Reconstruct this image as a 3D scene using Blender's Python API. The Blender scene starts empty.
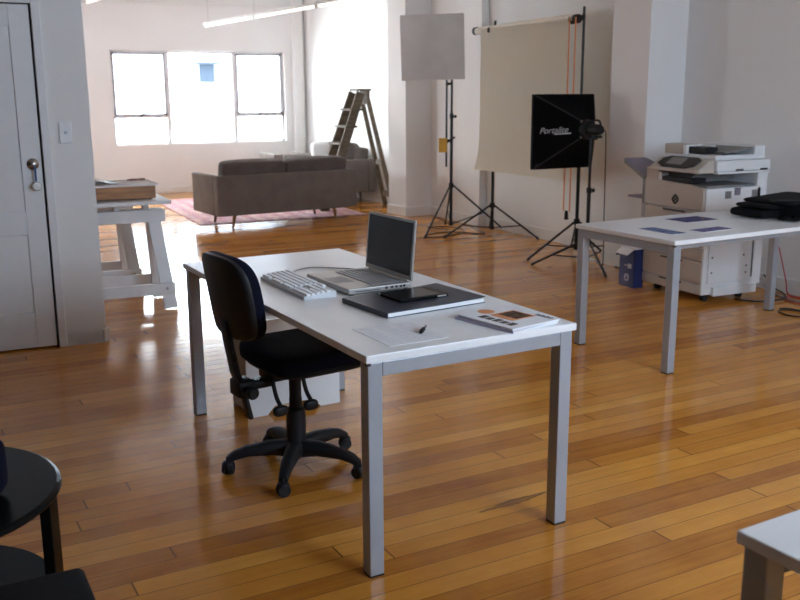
import bpy, bmesh, math, random
from mathutils import Vector, Matrix, Quaternion
random.seed(7)
C = bpy.context.scene.collection
PI = math.pi
rad = math.radians

# ------------------------------------------------------------------ materials
def new_mat(name):
    m = bpy.data.materials.new(name); m.use_nodes = True
    return m, m.node_tree, m.node_tree.nodes['Principled BSDF']

def mat(name, col, rough=0.5, metal=0.0, noise=0.06, nscale=12.0, bump=0.0, bscale=80.0, coat=0.0, spec=0.5, sheen=0.0, alt=None):
    """principled material whose base colour varies a little through a noise texture in object space"""
    m, nt, b = new_mat(name)
    tc = nt.nodes.new('ShaderNodeTexCoord'); n = nt.nodes.new('ShaderNodeTexNoise')
    n.inputs['Scale'].default_value = nscale; n.inputs['Detail'].default_value = 3
    nt.links.new(tc.outputs['Object'], n.inputs['Vector'])
    r = nt.nodes.new('ShaderNodeValToRGB')
    lo = [c * (1 - noise) for c in col]; hi = [min(1, c * (1 + noise)) for c in (alt or col)]
    r.color_ramp.elements[0].position = 0.3; r.color_ramp.elements[1].position = 0.7
    r.color_ramp.elements[0].color = (*lo, 1); r.color_ramp.elements[1].color = (*hi, 1)
    nt.links.new(n.outputs['Fac'], r.inputs['Fac']); nt.links.new(r.outputs['Color'], b.inputs['Base Color'])
    b.inputs['Roughness'].default_value = rough; b.inputs['Metallic'].default_value = metal
    b.inputs['Coat Weight'].default_value = coat; b.inputs['Specular IOR Level'].default_value = spec
    b.inputs['Sheen Weight'].default_value = sheen
    if bump:
        n2 = nt.nodes.new('ShaderNodeTexNoise'); n2.inputs['Scale'].default_value = bscale; n2.inputs['Detail'].default_value = 4
        nt.links.new(tc.outputs['Object'], n2.inputs['Vector'])
        bp = nt.nodes.new('ShaderNodeBump'); bp.inputs['Strength'].default_value = bump; bp.inputs['Distance'].default_value = 0.01
        nt.links.new(n2.outputs['Fac'], bp.inputs['Height']); nt.links.new(bp.outputs['Normal'], b.inputs['Normal'])
    return m

def math_node(nt, op, a, b=None):
    n = nt.nodes.new('ShaderNodeMath'); n.operation = op
    for i, v in enumerate((a, b)):
        if v is None: continue
        if isinstance(v, (int, float)): n.inputs[i].default_value = v
        else: nt.links.new(v, n.inputs[i])
    return n.outputs[0]

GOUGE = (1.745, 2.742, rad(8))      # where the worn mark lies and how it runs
def floor_material():
    m, nt, b = new_mat('varnished_floorboards')
    L = nt.links.new
    tc = nt.nodes.new('ShaderNodeTexCoord'); mp = nt.nodes.new('ShaderNodeMapping'); mp.inputs['Rotation'].default_value = (0, 0, rad(-3.6))
    L(tc.outputs['Object'], mp.inputs['Vector'])
    s = nt.nodes.new('ShaderNodeSeparateXYZ'); L(mp.outputs[0], s.inputs[0])
    H, W = 0.088, 2.3
    yr = math_node(nt, 'DIVIDE', s.outputs['Y'], H); row = math_node(nt, 'FLOOR', yr); fy = math_node(nt, 'FRACT', yr)
    wn = nt.nodes.new('ShaderNodeTexWhiteNoise'); wn.noise_dimensions = '1D'; L(row, wn.inputs['W'])
    xs = math_node(nt, 'ADD', math_node(nt, 'DIVIDE', s.outputs['X'], W), math_node(nt, 'MULTIPLY', wn.outputs['Value'], 7.3))
    col = math_node(nt, 'FLOOR', xs); fx = math_node(nt, 'FRACT', xs)
    cb = nt.nodes.new('ShaderNodeCombineXYZ'); L(col, cb.inputs[0]); L(row, cb.inputs[1])
    w2 = nt.nodes.new('ShaderNodeTexWhiteNoise'); w2.noise_dimensions = '2D'; L(cb.outputs[0], w2.inputs['Vector'])
    # grain: stretched noise, shifted per board
    sh = nt.nodes.new('ShaderNodeVectorMath'); sh.operation = 'MULTIPLY_ADD'
    L(w2.outputs['Color'], sh.inputs[0]); sh.inputs[1].default_value = (9, 9, 9); L(mp.outputs[0], sh.inputs[2])
    m2 = nt.nodes.new('ShaderNodeMapping'); m2.inputs['Scale'].default_value = (1.6, 26, 1); L(sh.outputs[0], m2.inputs['Vector'])
    g = nt.nodes.new('ShaderNodeTexNoise'); g.inputs['Scale'].default_value = 1.6; g.inputs['Detail'].default_value = 6; g.inputs['Roughness'].default_value = 0.65
    L(m2.outputs[0], g.inputs['Vector'])
    big = nt.nodes.new('ShaderNodeTexNoise'); big.inputs['Scale'].default_value = 5.0; big.inputs['Detail'].default_value = 4; L(sh.outputs[0], big.inputs['Vector'])
    v = math_node(nt, 'ADD', math_node(nt, 'MULTIPLY', w2.outputs['Value'], 0.42), math_node(nt, 'MULTIPLY', g.outputs['Fac'], 0.42))
    v = math_node(nt, 'ADD', v, math_node(nt, 'MULTIPLY', big.outputs['Fac'], 0.34))
    r = nt.nodes.new('ShaderNodeValToRGB'); L(v, r.inputs['Fac'])
    e = r.color_ramp.elements
    e[0].position = 0.14; e[0].color = (0.17, 0.046, 0.006, 1)
    e[1].position = 0.98; e[1].color = (0.84, 0.43, 0.095, 1)
    for p, c in ((0.30, (0.39, 0.132, 0.017)), (0.52, (0.56, 0.218, 0.030)), (0.75, (0.69, 0.30, 0.050))):
        q = e.new(p); q.color = (*c, 1)
    # seams
    def edge(f, w):
        a = math_node(nt, 'LESS_THAN', f, w); bb = math_node(nt, 'GREATER_THAN', f, 1 - w)
        return math_node(nt, 'MAXIMUM', a, bb)
    seam = math_node(nt, 'MAXIMUM', edge(fy, 0.018), edge(fx, 0.0014))
    mx = nt.nodes.new('ShaderNodeMix'); mx.data_type = 'RGBA'; L(math_node(nt, 'MULTIPLY', seam, 0.75), mx.inputs['Factor'])
    L(r.outputs['Color'], mx.inputs[6]); mx.inputs[7].default_value = (0.06, 0.022, 0.006, 1)
    # knots
    vo = nt.nodes.new('ShaderNodeTexVoronoi'); vo.inputs['Scale'].default_value = 1.6; mk = nt.nodes.new('ShaderNodeMapping'); mk.inputs['Scale'].default_value = (0.7, 1.6, 1)
    L(sh.outputs[0], mk.inputs['Vector']); L(mk.outputs[0], vo.inputs['Vector'])
    kn = nt.nodes.new('ShaderNodeMapRange'); L(vo.outputs['Distance'], kn.inputs['Value']); kn.inputs['From Min'].default_value = 0.02; kn.inputs['From Max'].default_value = 0.07
    kn.inputs['To Min'].default_value = 0.55; kn.inputs['To Max'].default_value = 0
    mx2 = nt.nodes.new('ShaderNodeMix'); mx2.data_type = 'RGBA'; L(kn.outputs[0], mx2.inputs['Factor'])
    L(mx.outputs[2], mx2.inputs[6]); mx2.inputs[7].default_value = (0.09, 0.03, 0.008, 1)
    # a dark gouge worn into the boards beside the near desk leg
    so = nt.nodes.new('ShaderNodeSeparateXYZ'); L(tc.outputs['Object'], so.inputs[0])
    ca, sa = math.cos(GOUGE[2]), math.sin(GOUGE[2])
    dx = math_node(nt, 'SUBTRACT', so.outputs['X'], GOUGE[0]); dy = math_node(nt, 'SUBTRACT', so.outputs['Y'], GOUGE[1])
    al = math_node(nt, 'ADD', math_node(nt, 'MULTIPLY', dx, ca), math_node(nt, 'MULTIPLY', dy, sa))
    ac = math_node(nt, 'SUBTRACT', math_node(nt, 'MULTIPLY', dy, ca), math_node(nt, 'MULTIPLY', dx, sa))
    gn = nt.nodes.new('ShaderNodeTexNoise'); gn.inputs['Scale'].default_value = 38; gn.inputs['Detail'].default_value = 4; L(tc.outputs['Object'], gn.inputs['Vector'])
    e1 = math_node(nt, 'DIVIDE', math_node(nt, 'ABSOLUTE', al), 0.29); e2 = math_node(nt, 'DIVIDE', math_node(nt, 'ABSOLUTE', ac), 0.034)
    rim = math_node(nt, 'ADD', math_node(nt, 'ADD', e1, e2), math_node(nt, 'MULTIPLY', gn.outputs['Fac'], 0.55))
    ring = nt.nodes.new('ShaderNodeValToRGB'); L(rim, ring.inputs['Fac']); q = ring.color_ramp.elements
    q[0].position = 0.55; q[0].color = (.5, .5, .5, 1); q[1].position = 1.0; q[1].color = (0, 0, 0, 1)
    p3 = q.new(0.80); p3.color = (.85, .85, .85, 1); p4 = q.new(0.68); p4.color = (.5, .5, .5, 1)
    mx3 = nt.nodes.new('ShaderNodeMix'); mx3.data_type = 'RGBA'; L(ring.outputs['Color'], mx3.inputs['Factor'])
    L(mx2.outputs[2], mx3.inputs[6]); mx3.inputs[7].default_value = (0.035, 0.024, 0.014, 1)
    L(mx3.outputs[2], b.inputs['Base Color'])
    rn = nt.nodes.new('ShaderNodeTexNoise'); rn.inputs['Scale'].default_value = 3.0; rn.inputs['Detail'].default_value = 4; L(mp.outputs[0], rn.inputs['Vector'])
    rr = nt.nodes.new('ShaderNodeMapRange'); L(rn.outputs['Fac'], rr.inputs['Value']); rr.inputs['To Min'].default_value = 0.09; rr.inputs['To Max'].default_value = 0.20
    L(rr.outputs[0], b.inputs['Roughness'])
    b.inputs['Specular IOR Level'].default_value = 0.36
    # slight cupping of the boards
    cup = math_node(nt, 'ADD', math_node(nt, 'MULTIPLY', seam, -0.6), math_node(nt, 'MULTIPLY', w2.outputs['Value'], 0.25))
    wv = nt.nodes.new('ShaderNodeTexNoise'); wv.inputs['Scale'].default_value = 6.0; L(mp.outputs[0], wv.inputs['Vector'])
    cup = math_node(nt, 'ADD', cup, math_node(nt, 'MULTIPLY', wv.outputs['Fac'], 0.6))
    bp = nt.nodes.new('ShaderNodeBump'); bp.inputs['Strength'].default_value = 0.25; bp.inputs['Distance'].default_value = 0.004
    L(cup, bp.inputs['Height']); L(bp.outputs['Normal'], b.inputs['Normal'])
    return m

def wood_material(name, dark, light, rough=0.5, scale=(3, 30, 30), bump=0.05):
    m, nt, b = new_mat(name); L = nt.links.new
    tc = nt.nodes.new('ShaderNodeTexCoord'); mp = nt.nodes.new('ShaderNodeMapping'); mp.inputs['Scale'].default_value = scale
    L(tc.outputs['Object'], mp.inputs['Vector'])
    n = nt.nodes.new('ShaderNodeTexNoise'); n.inputs['Scale'].default_value = 1.5; n.inputs['Detail'].default_value = 6; L(mp.outputs[0], n.inputs['Vector'])
    r = nt.nodes.new('ShaderNodeValToRGB'); L(n.outputs['Fac'], r.inputs['Fac'])
    r.color_ramp.elements[0].position = 0.3; r.color_ramp.elements[0].color = (*dark, 1)
    r.color_ramp.elements[1].position = 0.7; r.color_ramp.elements[1].color = (*light, 1)
    L(r.outputs['Color'], b.inputs['Base Color']); b.inputs['Roughness'].default_value = rough
    bp = nt.nodes.new('ShaderNodeBump'); bp.inputs['Strength'].default_value = bump; L(n.outputs['Fac'], bp.inputs['Height']); L(bp.outputs['Normal'], b.inputs['Normal'])
    return m

def fabric_material(name, c1, c2, scale=260, rough=0.95):
    m, nt, b = new_mat(name); L = nt.links.new
    tc = nt.nodes.new('ShaderNodeTexCoord'); n = nt.nodes.new('ShaderNodeTexNoise'); n.inputs['Scale'].default_value = scale; n.inputs['Detail'].default_value = 2
    L(tc.outputs['Object'], n.inputs['Vector'])
    n2 = nt.nodes.new('ShaderNodeTexNoise'); n2.inputs['Scale'].default_value = 6; L(tc.outputs['Object'], n2.inputs['Vector'])
    f = math_node(nt, 'ADD', math_node(nt, 'MULTIPLY', n.outputs['Fac'], 0.7), math_node(nt, 'MULTIPLY', n2.outputs['Fac'], 0.3))
    r = nt.nodes.new('ShaderNodeValToRGB'); L(f, r.inputs['Fac'])
    r.color_ramp.elements[0].position = 0.35; r.color_ramp.elements[0].color = (*c1, 1)
    r.color_ramp.elements[1].position = 0.65; r.color_ramp.elements[1].color = (*c2, 1)
    L(r.outputs['Color'], b.inputs['Base Color']); b.inputs['Roughness'].default_value = rough; b.inputs['Specular IOR Level'].default_value = 0.2
    bp = nt.nodes.new('ShaderNodeBump'); bp.inputs['Strength'].default_value = 0.15; bp.inputs['Distance'].default_value = 0.002
    L(n.outputs['Fac'], bp.inputs['Height']); L(bp.outputs['Normal'], b.inputs['Normal'])
    return m

def rug_material():
    m, nt, b = new_mat('patterned_rug_wool'); L = nt.links.new
    tc = nt.nodes.new('ShaderNodeTexCoord'); s = nt.nodes.new('ShaderNodeSeparateXYZ'); L(tc.outputs['Object'], s.inputs[0])
    w = nt.nodes.new('ShaderNodeTexWave'); w.wave_type = 'BANDS'; w.bands_direction = 'X'; w.inputs['Scale'].default_value = 1.7; w.inputs['Distortion'].default_value = 1.2; w.inputs['Detail'].default_value = 2
    L(tc.outputs['Object'], w.inputs['Vector'])
    v = nt.nodes.new('ShaderNodeTexVoronoi'); v.inputs['Scale'].default_value = 9; v.distance = 'MANHATTAN'; L(tc.outputs['Object'], v.inputs['Vector'])
    n = nt.nodes.new('ShaderNodeTexNoise'); n.inputs['Scale'].default_value = 30; L(tc.outputs['Object'], n.inputs['Vector'])
    f = math_node(nt, 'ADD', math_node(nt, 'MULTIPLY', w.outputs['Fac'], 0.45), math_node(nt, 'MULTIPLY', v.outputs['Distance'], 0.6))
    f = math_node(nt, 'ADD', f, math_node(nt, 'MULTIPLY', n.outputs['Fac'], 0.2))
    r = nt.nodes.new('ShaderNodeValToRGB'); L(f, r.inputs['Fac']); r.color_ramp.interpolation = 'CONSTANT'
    e = r.color_ramp.elements; e[0].position = 0; e[0].color = (0.20, 0.11, 0.19, 1); e[1].position = 0.35; e[1].color = (0.42, 0.19, 0.20, 1)  # pattern colours lightened and greyed to stand in for window glare
    for p, c in ((0.5, (0.52, 0.30, 0.27)), (0.62, (0.45, 0.22, 0.26)), (0.78, (0.30, 0.21, 0.31)), (0.88, (0.55, 0.36, 0.32))):
        q = e.new(p); q.color = (*c, 1)
    L(r.outputs['Color'], b.inputs['Base Color']); b.inputs['Roughness'].default_value = 0.95; b.inputs['Specular IOR Level'].default_value = 0.1
    return m

def print_material(name, cols, scale=(3, 9, 3), rough=0.6):
    """a printed picture: soft bands of the given colours"""
    m, nt, b = new_mat(name); L = nt.links.new
    tc = nt.nodes.new('ShaderNodeTexCoord'); mp = nt.nodes.new('ShaderNodeMapping'); mp.inputs['Scale'].default_value = scale; L(tc.outputs['Object'], mp.inputs['Vector'])
    n = nt.nodes.new('ShaderNodeTexNoise'); n.inputs['Scale'].default_value = 2.2; n.inputs['Detail'].default_value = 3; L(mp.outputs[0], n.inputs['Vector'])
    r = nt.nodes.new('ShaderNodeValToRGB'); L(n.outputs['Fac'], r.inputs['Fac']); e = r.color_ramp.elements
    k = len(cols)
    e[0].position = 0.32; e[0].color = (*cols[0], 1); e[1].position = 0.68; e[1].color = (*cols[-1], 1)
    for i in range(1, k - 1):
        q = e.new(0.32 + 0.36 * i / (k - 1)); q.color = (*cols[i], 1)
    L(r.outputs['Color'], b.inputs['Base Color']); b.inputs['Roughness'].default_value = rough; b.inputs['Specular IOR Level'].default_value = 0.2
    return m

def glass_material(name):
    m = bpy.data.materials.new(name); m.use_nodes = True; nt = m.node_tree; nt.nodes.clear()
    o = nt.nodes.new('ShaderNodeOutputMaterial'); t = nt.nodes.new('ShaderNodeBsdfTransparent'); g = nt.nodes.new('ShaderNodeBsdfGlossy')
    g.inputs['Roughness'].default_value = 0.02; t.inputs['Color'].default_value = (0.95, 0.97, 0.97, 1)
    f = nt.nodes.new('ShaderNodeFresnel'); f.inputs['IOR'].default_value = 1.25
    mx = nt.nodes.new('ShaderNodeMixShader'); nt.links.new(f.outputs[0], mx.inputs[0]); nt.links.new(t.outputs[0], mx.inputs[1]); nt.links.new(g.outputs[0], mx.inputs[2])
    nt.links.new(mx.outputs[0], o.inputs[0]); return m

def emission_material(name, col, strength):
    m, nt, b = new_mat(name)
    b.inputs['Base Color'].default_value = (*col, 1); b.inputs['Emission Color'].default_value = (*col, 1); b.inputs['Emission Strength'].default_value = strength
    return m

M = {}
M['wall'] = mat('warm_white_wall_paint', (0.82, 0.81, 0.795), 0.6, noise=0.02, nscale=1.5, bump=0.04, bscale=60)
M['charcoal'] = mat('light_absorbing_wall', (0.09, 0.088, 0.085), 0.7, noise=0.03)  # dark tone chosen to absorb light, for the unseen left wall
M['ceil'] = mat('ceiling_paint', (0.82, 0.81, 0.79), 0.8, noise=0.02)
M['trim'] = mat('white_gloss_trim_paint', (0.80, 0.79, 0.77), 0.35, noise=0.02)
M['door'] = mat('door_gloss_paint', (0.80, 0.80, 0.80), 0.35, noise=0.02)
M['floor'] = floor_material()
M['top'] = mat('white_laminate', (0.88, 0.885, 0.89), 0.28, noise=0.015)
M['edge'] = mat('white_edge_band', (0.82, 0.82, 0.83), 0.35, noise=0.01)
M['steel'] = mat('silver_painted_steel', (0.40, 0.435, 0.485), 0.38, 0.35, noise=0.03)
M['capblack'] = mat('black_plastic_cap', (0.012, 0.012, 0.013), 0.5)
M['black'] = mat('black_plastic', (0.011, 0.011, 0.013), 0.5, spec=0.3)
M['blackmetal'] = mat('black_anodised_tube', (0.012, 0.012, 0.013), 0.32, 0.3)
M['navy'] = fabric_material('navy_upholstery', (0.002, 0.0025, 0.009), (0.005, 0.006, 0.020), 300)
M['blackfab'] = mat('black_nylon_fabric', (0.006, 0.006, 0.007), 0.8, bump=0.1, bscale=200, spec=0.15)
M['alu'] = mat('brushed_aluminium', (0.44, 0.43, 0.41), 0.36, 0.75, noise=0.03)
M['screen'] = mat('dark_display_glass', (0.010, 0.012, 0.014), 0.18, spec=0.4)
M['keys'] = mat('white_key_plastic', (0.88, 0.89, 0.91), 0.4, noise=0.01)
M['kbase'] = mat('pale_grey_keyboard_case', (0.70, 0.71, 0.73), 0.4, noise=0.02)
M['greykey'] = mat('grey_laptop_keys', (0.30, 0.30, 0.30), 0.45)
M['slate'] = mat('slate_book_cover', (0.033, 0.043, 0.066), 0.38, noise=0.08)
M['pages'] = mat('white_page_block', (0.82, 0.82, 0.82), 0.7, noise=0.03, nscale=200)
M['glossblack'] = mat('gloss_black_lacquer', (0.005, 0.005, 0.005), 0.25, spec=0.10)
M['paper'] = mat('white_paper', (0.84, 0.84, 0.86), 0.7, noise=0.01)
M['ink'] = mat('pale_grey_print_ink', (0.55, 0.55, 0.60), 0.7)
M['darkink'] = mat('dark_print_ink', (0.03, 0.03, 0.035), 0.5)
M['orange'] = mat('orange_print_ink', (0.70, 0.24, 0.08), 0.4, alt=(0.75, 0.32, 0.12))
M['brownphoto'] = print_material('brown_photo_print', [(0.03, 0.015, 0.01), (0.10, 0.05, 0.03), (0.22, 0.12, 0.07)], (20, 20, 1))
M['lilac'] = mat('lilac_cover', (0.52, 0.48, 0.66), 0.4)
M['sofa'] = fabric_material('brown_grey_sofa_fabric', (0.135, 0.115, 0.104), (0.235, 0.205, 0.187), 240)
M['sofa_dark'] = fabric_material('charcoal_cushion_fabric', (0.105, 0.092, 0.084), (0.180, 0.158, 0.146), 240)
M['whitefab'] = fabric_material('white_cushion_fabric', (0.74, 0.74, 0.74), (0.84, 0.84, 0.84), 200)
M['oak'] = wood_material('oiled_oak_leg', (0.26, 0.13, 0.05), (0.42, 0.24, 0.10))
M['darkleg'] = wood_material('dark_wood_leg', (0.06, 0.028, 0.014), (0.11, 0.05, 0.026))
M['ladder'] = wood_material('weathered_ladder_timber', (0.085, 0.062, 0.038), (0.180, 0.135, 0.086), 0.7)
M['trestle'] = mat('white_painted_timber', (0.80, 0.82, 0.84), 0.5, noise=0.04, nscale=8)
M['crate'] = wood_material('varnished_crate_wood', (0.20, 0.075, 0.016), (0.46, 0.20, 0.05), 0.4)
M['rug'] = rug_material()
M['softwhite'] = mat('grey_white_diffuser_cloth', (0.91, 0.885, 0.865), 0.85, noise=0.04, nscale=5, bump=0.12, bscale=10)
M['roll'] = mat('cream_backdrop_paper', (0.91, 0.86, 0.75), 0.75, noise=0.02, nscale=2)
M['chain'] = mat('orange_pull_chain', (0.85, 0.27, 0.06), 0.45)
M['seam'] = mat('grey_stitched_seam', (0.045, 0.045, 0.048), 0.7, spec=0.2)
M['yellow'] = mat('yellow_plastic', (0.72, 0.40, 0.02), 0.45)
M['whiteink'] = mat('white_screen_print', (0.50, 0.50, 0.51), 0.6)
M['beige'] = mat('beige_copier_plastic', (0.50, 0.44, 0.38), 0.5, noise=0.02)
M['whiteplastic'] = mat('white_copier_plastic', (0.74, 0.745, 0.75), 0.45, noise=0.015)
M['greytray'] = mat('grey_tray_plastic', (0.20, 0.195, 0.19), 0.5)
M['mauve'] = mat('mauve_grey_tray', (0.19, 0.155, 0.20), 0.45)
M['groove'] = mat('dark_panel_gap', (0.03, 0.028, 0.026), 0.7)
M['rubber'] = mat('black_rubber', (0.012, 0.012, 0.012), 0.6)
M['bluebox'] = mat('blue_printed_cardboard', (0.012, 0.022, 0.115), 0.5, alt=(0.02, 0.032, 0.14))
M['palelabel'] = mat('pale_label_ink', (0.45, 0.48, 0.62), 0.6)
M['chrome'] = mat('aged_nickel', (0.42, 0.40, 0.38), 0.25, 0.9)
M['ivory'] = mat('ivory_porcelain', (0.78, 0.76, 0.74), 0.25)
M['switch'] = mat('white_switch_plastic', (0.82, 0.84, 0.87), 0.35)
M['cable_grey'] = mat('grey_cable', (0.32, 0.32, 0.31), 0.5)
M['cable_red'] = mat('red_cable', (0.45, 0.03, 0.05), 0.45)
M['cable_black'] = mat('black_cable', (0.012, 0.012, 0.012), 0.5)
M['tower'] = mat('white_case_plastic', (0.87, 0.90, 0.92), 0.3, noise=0.01)
M['tower_grey'] = mat('grey_case_plastic', (0.33, 0.32, 0.31), 0.35, noise=0.03)
M['glass'] = glass_material('window_glass')
M['alum_frame'] = mat('grey_window_aluminium', (0.46, 0.46, 0.48), 0.45, 0.2)
M['winwhite'] = mat('pale_window_aluminium', (0.80, 0.79, 0.80), 0.45)
M['outwall'] = mat('pale_rendered_wall', (0.84, 0.84, 0.83), 0.9, noise=0.02)
M['outwin'] = mat('blue_grey_shutter', (0.036, 0.044, 0.053), 0.8, spec=0.1)
M['lamp_body'] = mat('white_lamp_housing', (0.78, 0.78, 0.77), 0.4)
M['tube'] = emission_material('lit_fluorescent_tube', (1.0, 0.98, 0.94), 1.1)
M['greenpaper'] = mat('pale_green_sheet', (0.42, 0.48, 0.46), 0.3)
M['redbrown'] = mat('red_brown_handle', (0.16, 0.04, 0.03), 0.4)
M['bluetag'] = mat('blue_key_tag', (0.03, 0.10, 0.28), 0.4)
M['print_blue'] = print_material('blue_landscape_print', [(0.02, 0.025, 0.08), (0.05, 0.08, 0.22), (0.20, 0.26, 0.42), (0.03, 0.035, 0.10)], (4, 22, 1))
M['print_violet'] = print_material('violet_landscape_print', [(0.015, 0.012, 0.05), (0.06, 0.05, 0.17), (0.22, 0.20, 0.38), (0.03, 0.02, 0.08)], (22, 5, 1))
M['print_yellow'] = print_material('blue_and_yellow_print', [(0.02, 0.012, 0.05), (0.05, 0.035, 0.13), (0.03, 0.05, 0.22), (0.10, 0.06, 0.10), (0.48, 0.32, 0.03)], (8, 14, 1))

# ------------------------------------------------------------------ mesh helpers
class MB:
    def __init__(s): s.bm = bmesh.new()
    def box(s, lo, hi, bev=0.0, seg=2, mtx=None):
        g = bmesh.ops.create_cube(s.bm, size=1.0)['verts']
        sx, sy, sz = [hi[i] - lo[i] for i in range(3)]
        bmesh.ops.scale(s.bm, vec=(sx, sy, sz), verts=g)
        if bev > 0:
            ed = list({e for v in g for e in v.link_edges})
            r = bmesh.ops.bevel(s.bm, geom=ed, offset=bev, segments=seg, profile=0.5, affect='EDGES')
            g = [v for v in {v for f in r['faces'] for v in f.verts} | {v for v in g if v.is_valid}]
        bmesh.ops.translate(s.bm, vec=[(lo[i] + hi[i]) / 2 for i in range(3)], verts=g)
        if mtx is not None: bmesh.ops.transform(s.bm, matrix=mtx, verts=g)
        return s
    def bar(s, a, b, w, t, up=(0, 0, 1), bev=0.0):
        """rectangular bar from a to b; w along the side direction, t along the up direction"""
        a, b = Vector(a), Vector(b); d = b - a; L = d.length; d.normalize()
        u = Vector(up); x = d.cross(u)
        if x.length < 1e-4: x = d.cross(Vector((1, 0, 0)))
        x.normalize(); u = x.cross(d)
        m = Matrix((( *[x[0], d[0], u[0]], (a[0] + b[0]) / 2), (x[1], d[1], u[1], (a[1] + b[1]) / 2), (x[2], d[2], u[2], (a[2] + b[2]) / 2), (0, 0, 0, 1)))
        return s.box((-w / 2, -L / 2, -t / 2), (w / 2, L / 2, t / 2), bev, mtx=m)
    def cyl(s, a, b, r0, r1=None, n=16):
        a, b = Vector(a), Vector(b); r1 = r0 if r1 is None else r1
        d = b - a; q = d.to_track_quat('Z', 'Y').to_matrix().to_4x4()
        m = Matrix.Translation((a + b) / 2) @ q
        bmesh.ops.create_cone(s.bm, cap_ends=True, cap_tris=False, segments=n, radius1=r0, radius2=r1, depth=d.length, matrix=m)
        return s
    def ball(s, c, r, sc=(1, 1, 1), n=16):
        m = Matrix.Translation(c) @ Matrix.Diagonal((*sc, 1))
        bmesh.ops.create_uvsphere(s.bm, u_segments=n, v_segments=n // 2 + 2, radius=r, matrix=m); return s
    def tube(s, pts, r, n=8, closed=False):
        pts = [Vector(p) for p in pts]; rings = []; N = len(pts); nrm = None
        for i, p in enumerate(pts):
            a = pts[i - 1] if i > 0 else (pts[-1] if closed else p); b = pts[i + 1] if i < N - 1 else (pts[0] if closed else p)
            t = (b - a).normalized()
            if nrm is None:
                nrm = t.cross(Vector((0, 0, 1)));
                if nrm.length < 1e-3: nrm = t.cross(Vector((1, 0, 0)))
            nrm = (nrm - t * nrm.dot(t)).normalized(); bi = t.cross(nrm)
            rings.append([s.bm.verts.new(p + (nrm * math.cos(2 * PI * k / n) + bi * math.sin(2 * PI * k / n)) * r) for k in range(n)])
        for i in range(N if closed else N - 1):
            A, B = rings[i], rings[(i + 1) % N]
            for k in range(n): s.bm.faces.new((A[k], A[(k + 1) % n], B[(k + 1) % n], B[k]))
        if not closed:
            s.bm.faces.new(rings[0][::-1]); s.bm.faces.new(rings[-1])
        return s
    def lathe(s, prof, c=(0, 0, 0), n=32, mtx=None):
        """prof: (radius, height) pairs from bottom to top"""
        rings = []; vs = []
        for r, z in prof:
            if r < 1e-6: ring = [s.bm.verts.new((c[0], c[1], c[2] + z))]
            else: ring = [s.bm.verts.new((c[0] + r * math.cos(2 * PI * k / n), c[1] + r * math.sin(2 * PI * k / n), c[2] + z)) for k in range(n)]
            rings.append(ring); vs += ring
        for A, B in zip(rings, rings[1:]):
            for k in range(n):
                k2 = (k + 1) % n
                if len(A) == 1 and len(B) == 1: continue
                if len(A) == 1: s.bm.faces.new((A[0], B[k2], B[k]))
                elif len(B) == 1: s.bm.faces.new((A[k], A[k2], B[0]))
                else: s.bm.faces.new((A[k], A[k2], B[k2], B[k]))
        if len(rings[0]) > 1: s.bm.faces.new(rings[0][::-1])
        if len(rings[-1]) > 1: s.bm.faces.new(rings[-1])
        if mtx is not None: bmesh.ops.transform(s.bm, matrix=mtx, verts=vs)
        return s
    def prism(s, poly, h0, h1, axis='Z', bev=0.0):
        """polygon in the plane across the axis, extruded from h0 to h1. Z: (x,y); Y: (x,z); X: (y,z)"""
        def P(a, b, h): return {'Z': (a, b, h), 'Y': (a, h, b), 'X': (h, a, b)}[axis]
        A = [s.bm.verts.new(P(a, b, h0)) for a, b in poly]; B = [s.bm.verts.new(P(a, b, h1)) for a, b in poly]
        n = len(poly); fs = [s.bm.faces.new(A[::-1]), s.bm.faces.new(B)]
        for k in range(n): fs.append(s.bm.faces.new((A[k], A[(k + 1) % n], B[(k + 1) % n], B[k])))
        if bev > 0:
            ed = list({e for f in fs for e in f.edges})
            bmesh.ops.bevel(s.bm, geom=ed, offset=bev, segments=2, profile=0.5, affect='EDGES')
        return s
    def quadplate(s, pts, t):
        """a thin plate over four (or more) points, thickness t away along the normal"""
        p = [Vector(q) for q in pts]; n = (p[1] - p[0]).cross(p[2] - p[0]).normalized() * t
        A = [s.bm.verts.new(q) for q in p]; B = [s.bm.verts.new(q + n) for q in p]; k = len(p)
        s.bm.faces.new(A[::-1]); s.bm.faces.new(B)
        for i in range(k): s.bm.faces.new((A[i], A[(i + 1) % k], B[(i + 1) % k], B[i]))
        return s
    def grid(s, fn, nu, nv, t=None):
        """surface fn(u,v)->point, u,v in 0..1; with thickness t it is closed along the normal given by fn2"""
        V = [[s.bm.verts.new(fn(i / nu, j / nv)) for j in range(nv + 1)] for i in range(nu + 1)]
        for i in range(nu):
            for j in range(nv): s.bm.faces.new((V[i][j], V[i + 1][j], V[i + 1][j + 1], V[i][j + 1]))
        return s
    def superq(s, c, size, e1=0.35, e2=0.35, nu=28, nv=16, mtx=None, fn=None):
        """cushion-like superellipsoid of full dimensions size"""
        def pw(x, e): return math.copysign(abs(x) ** e, x)
        rings = []; vs = []
        for j in range(nv + 1):
            ph = -PI / 2 + PI * j / nv; ring = []
            for i in range(nu if 0 < j < nv else 1):
                th = 2 * PI * i / nu
                p = Vector((pw(math.cos(ph), e1) * pw(math.cos(th), e2) * size[0] / 2, pw(math.cos(ph), e1) * pw(math.sin(th), e2) * size[1] / 2, pw(math.sin(ph), e1) * size[2] / 2))
                if fn: p = fn(p)
                v = s.bm.verts.new(p + Vector(c)); ring.append(v); vs.append(v)
            rings.append(ring)
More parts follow.
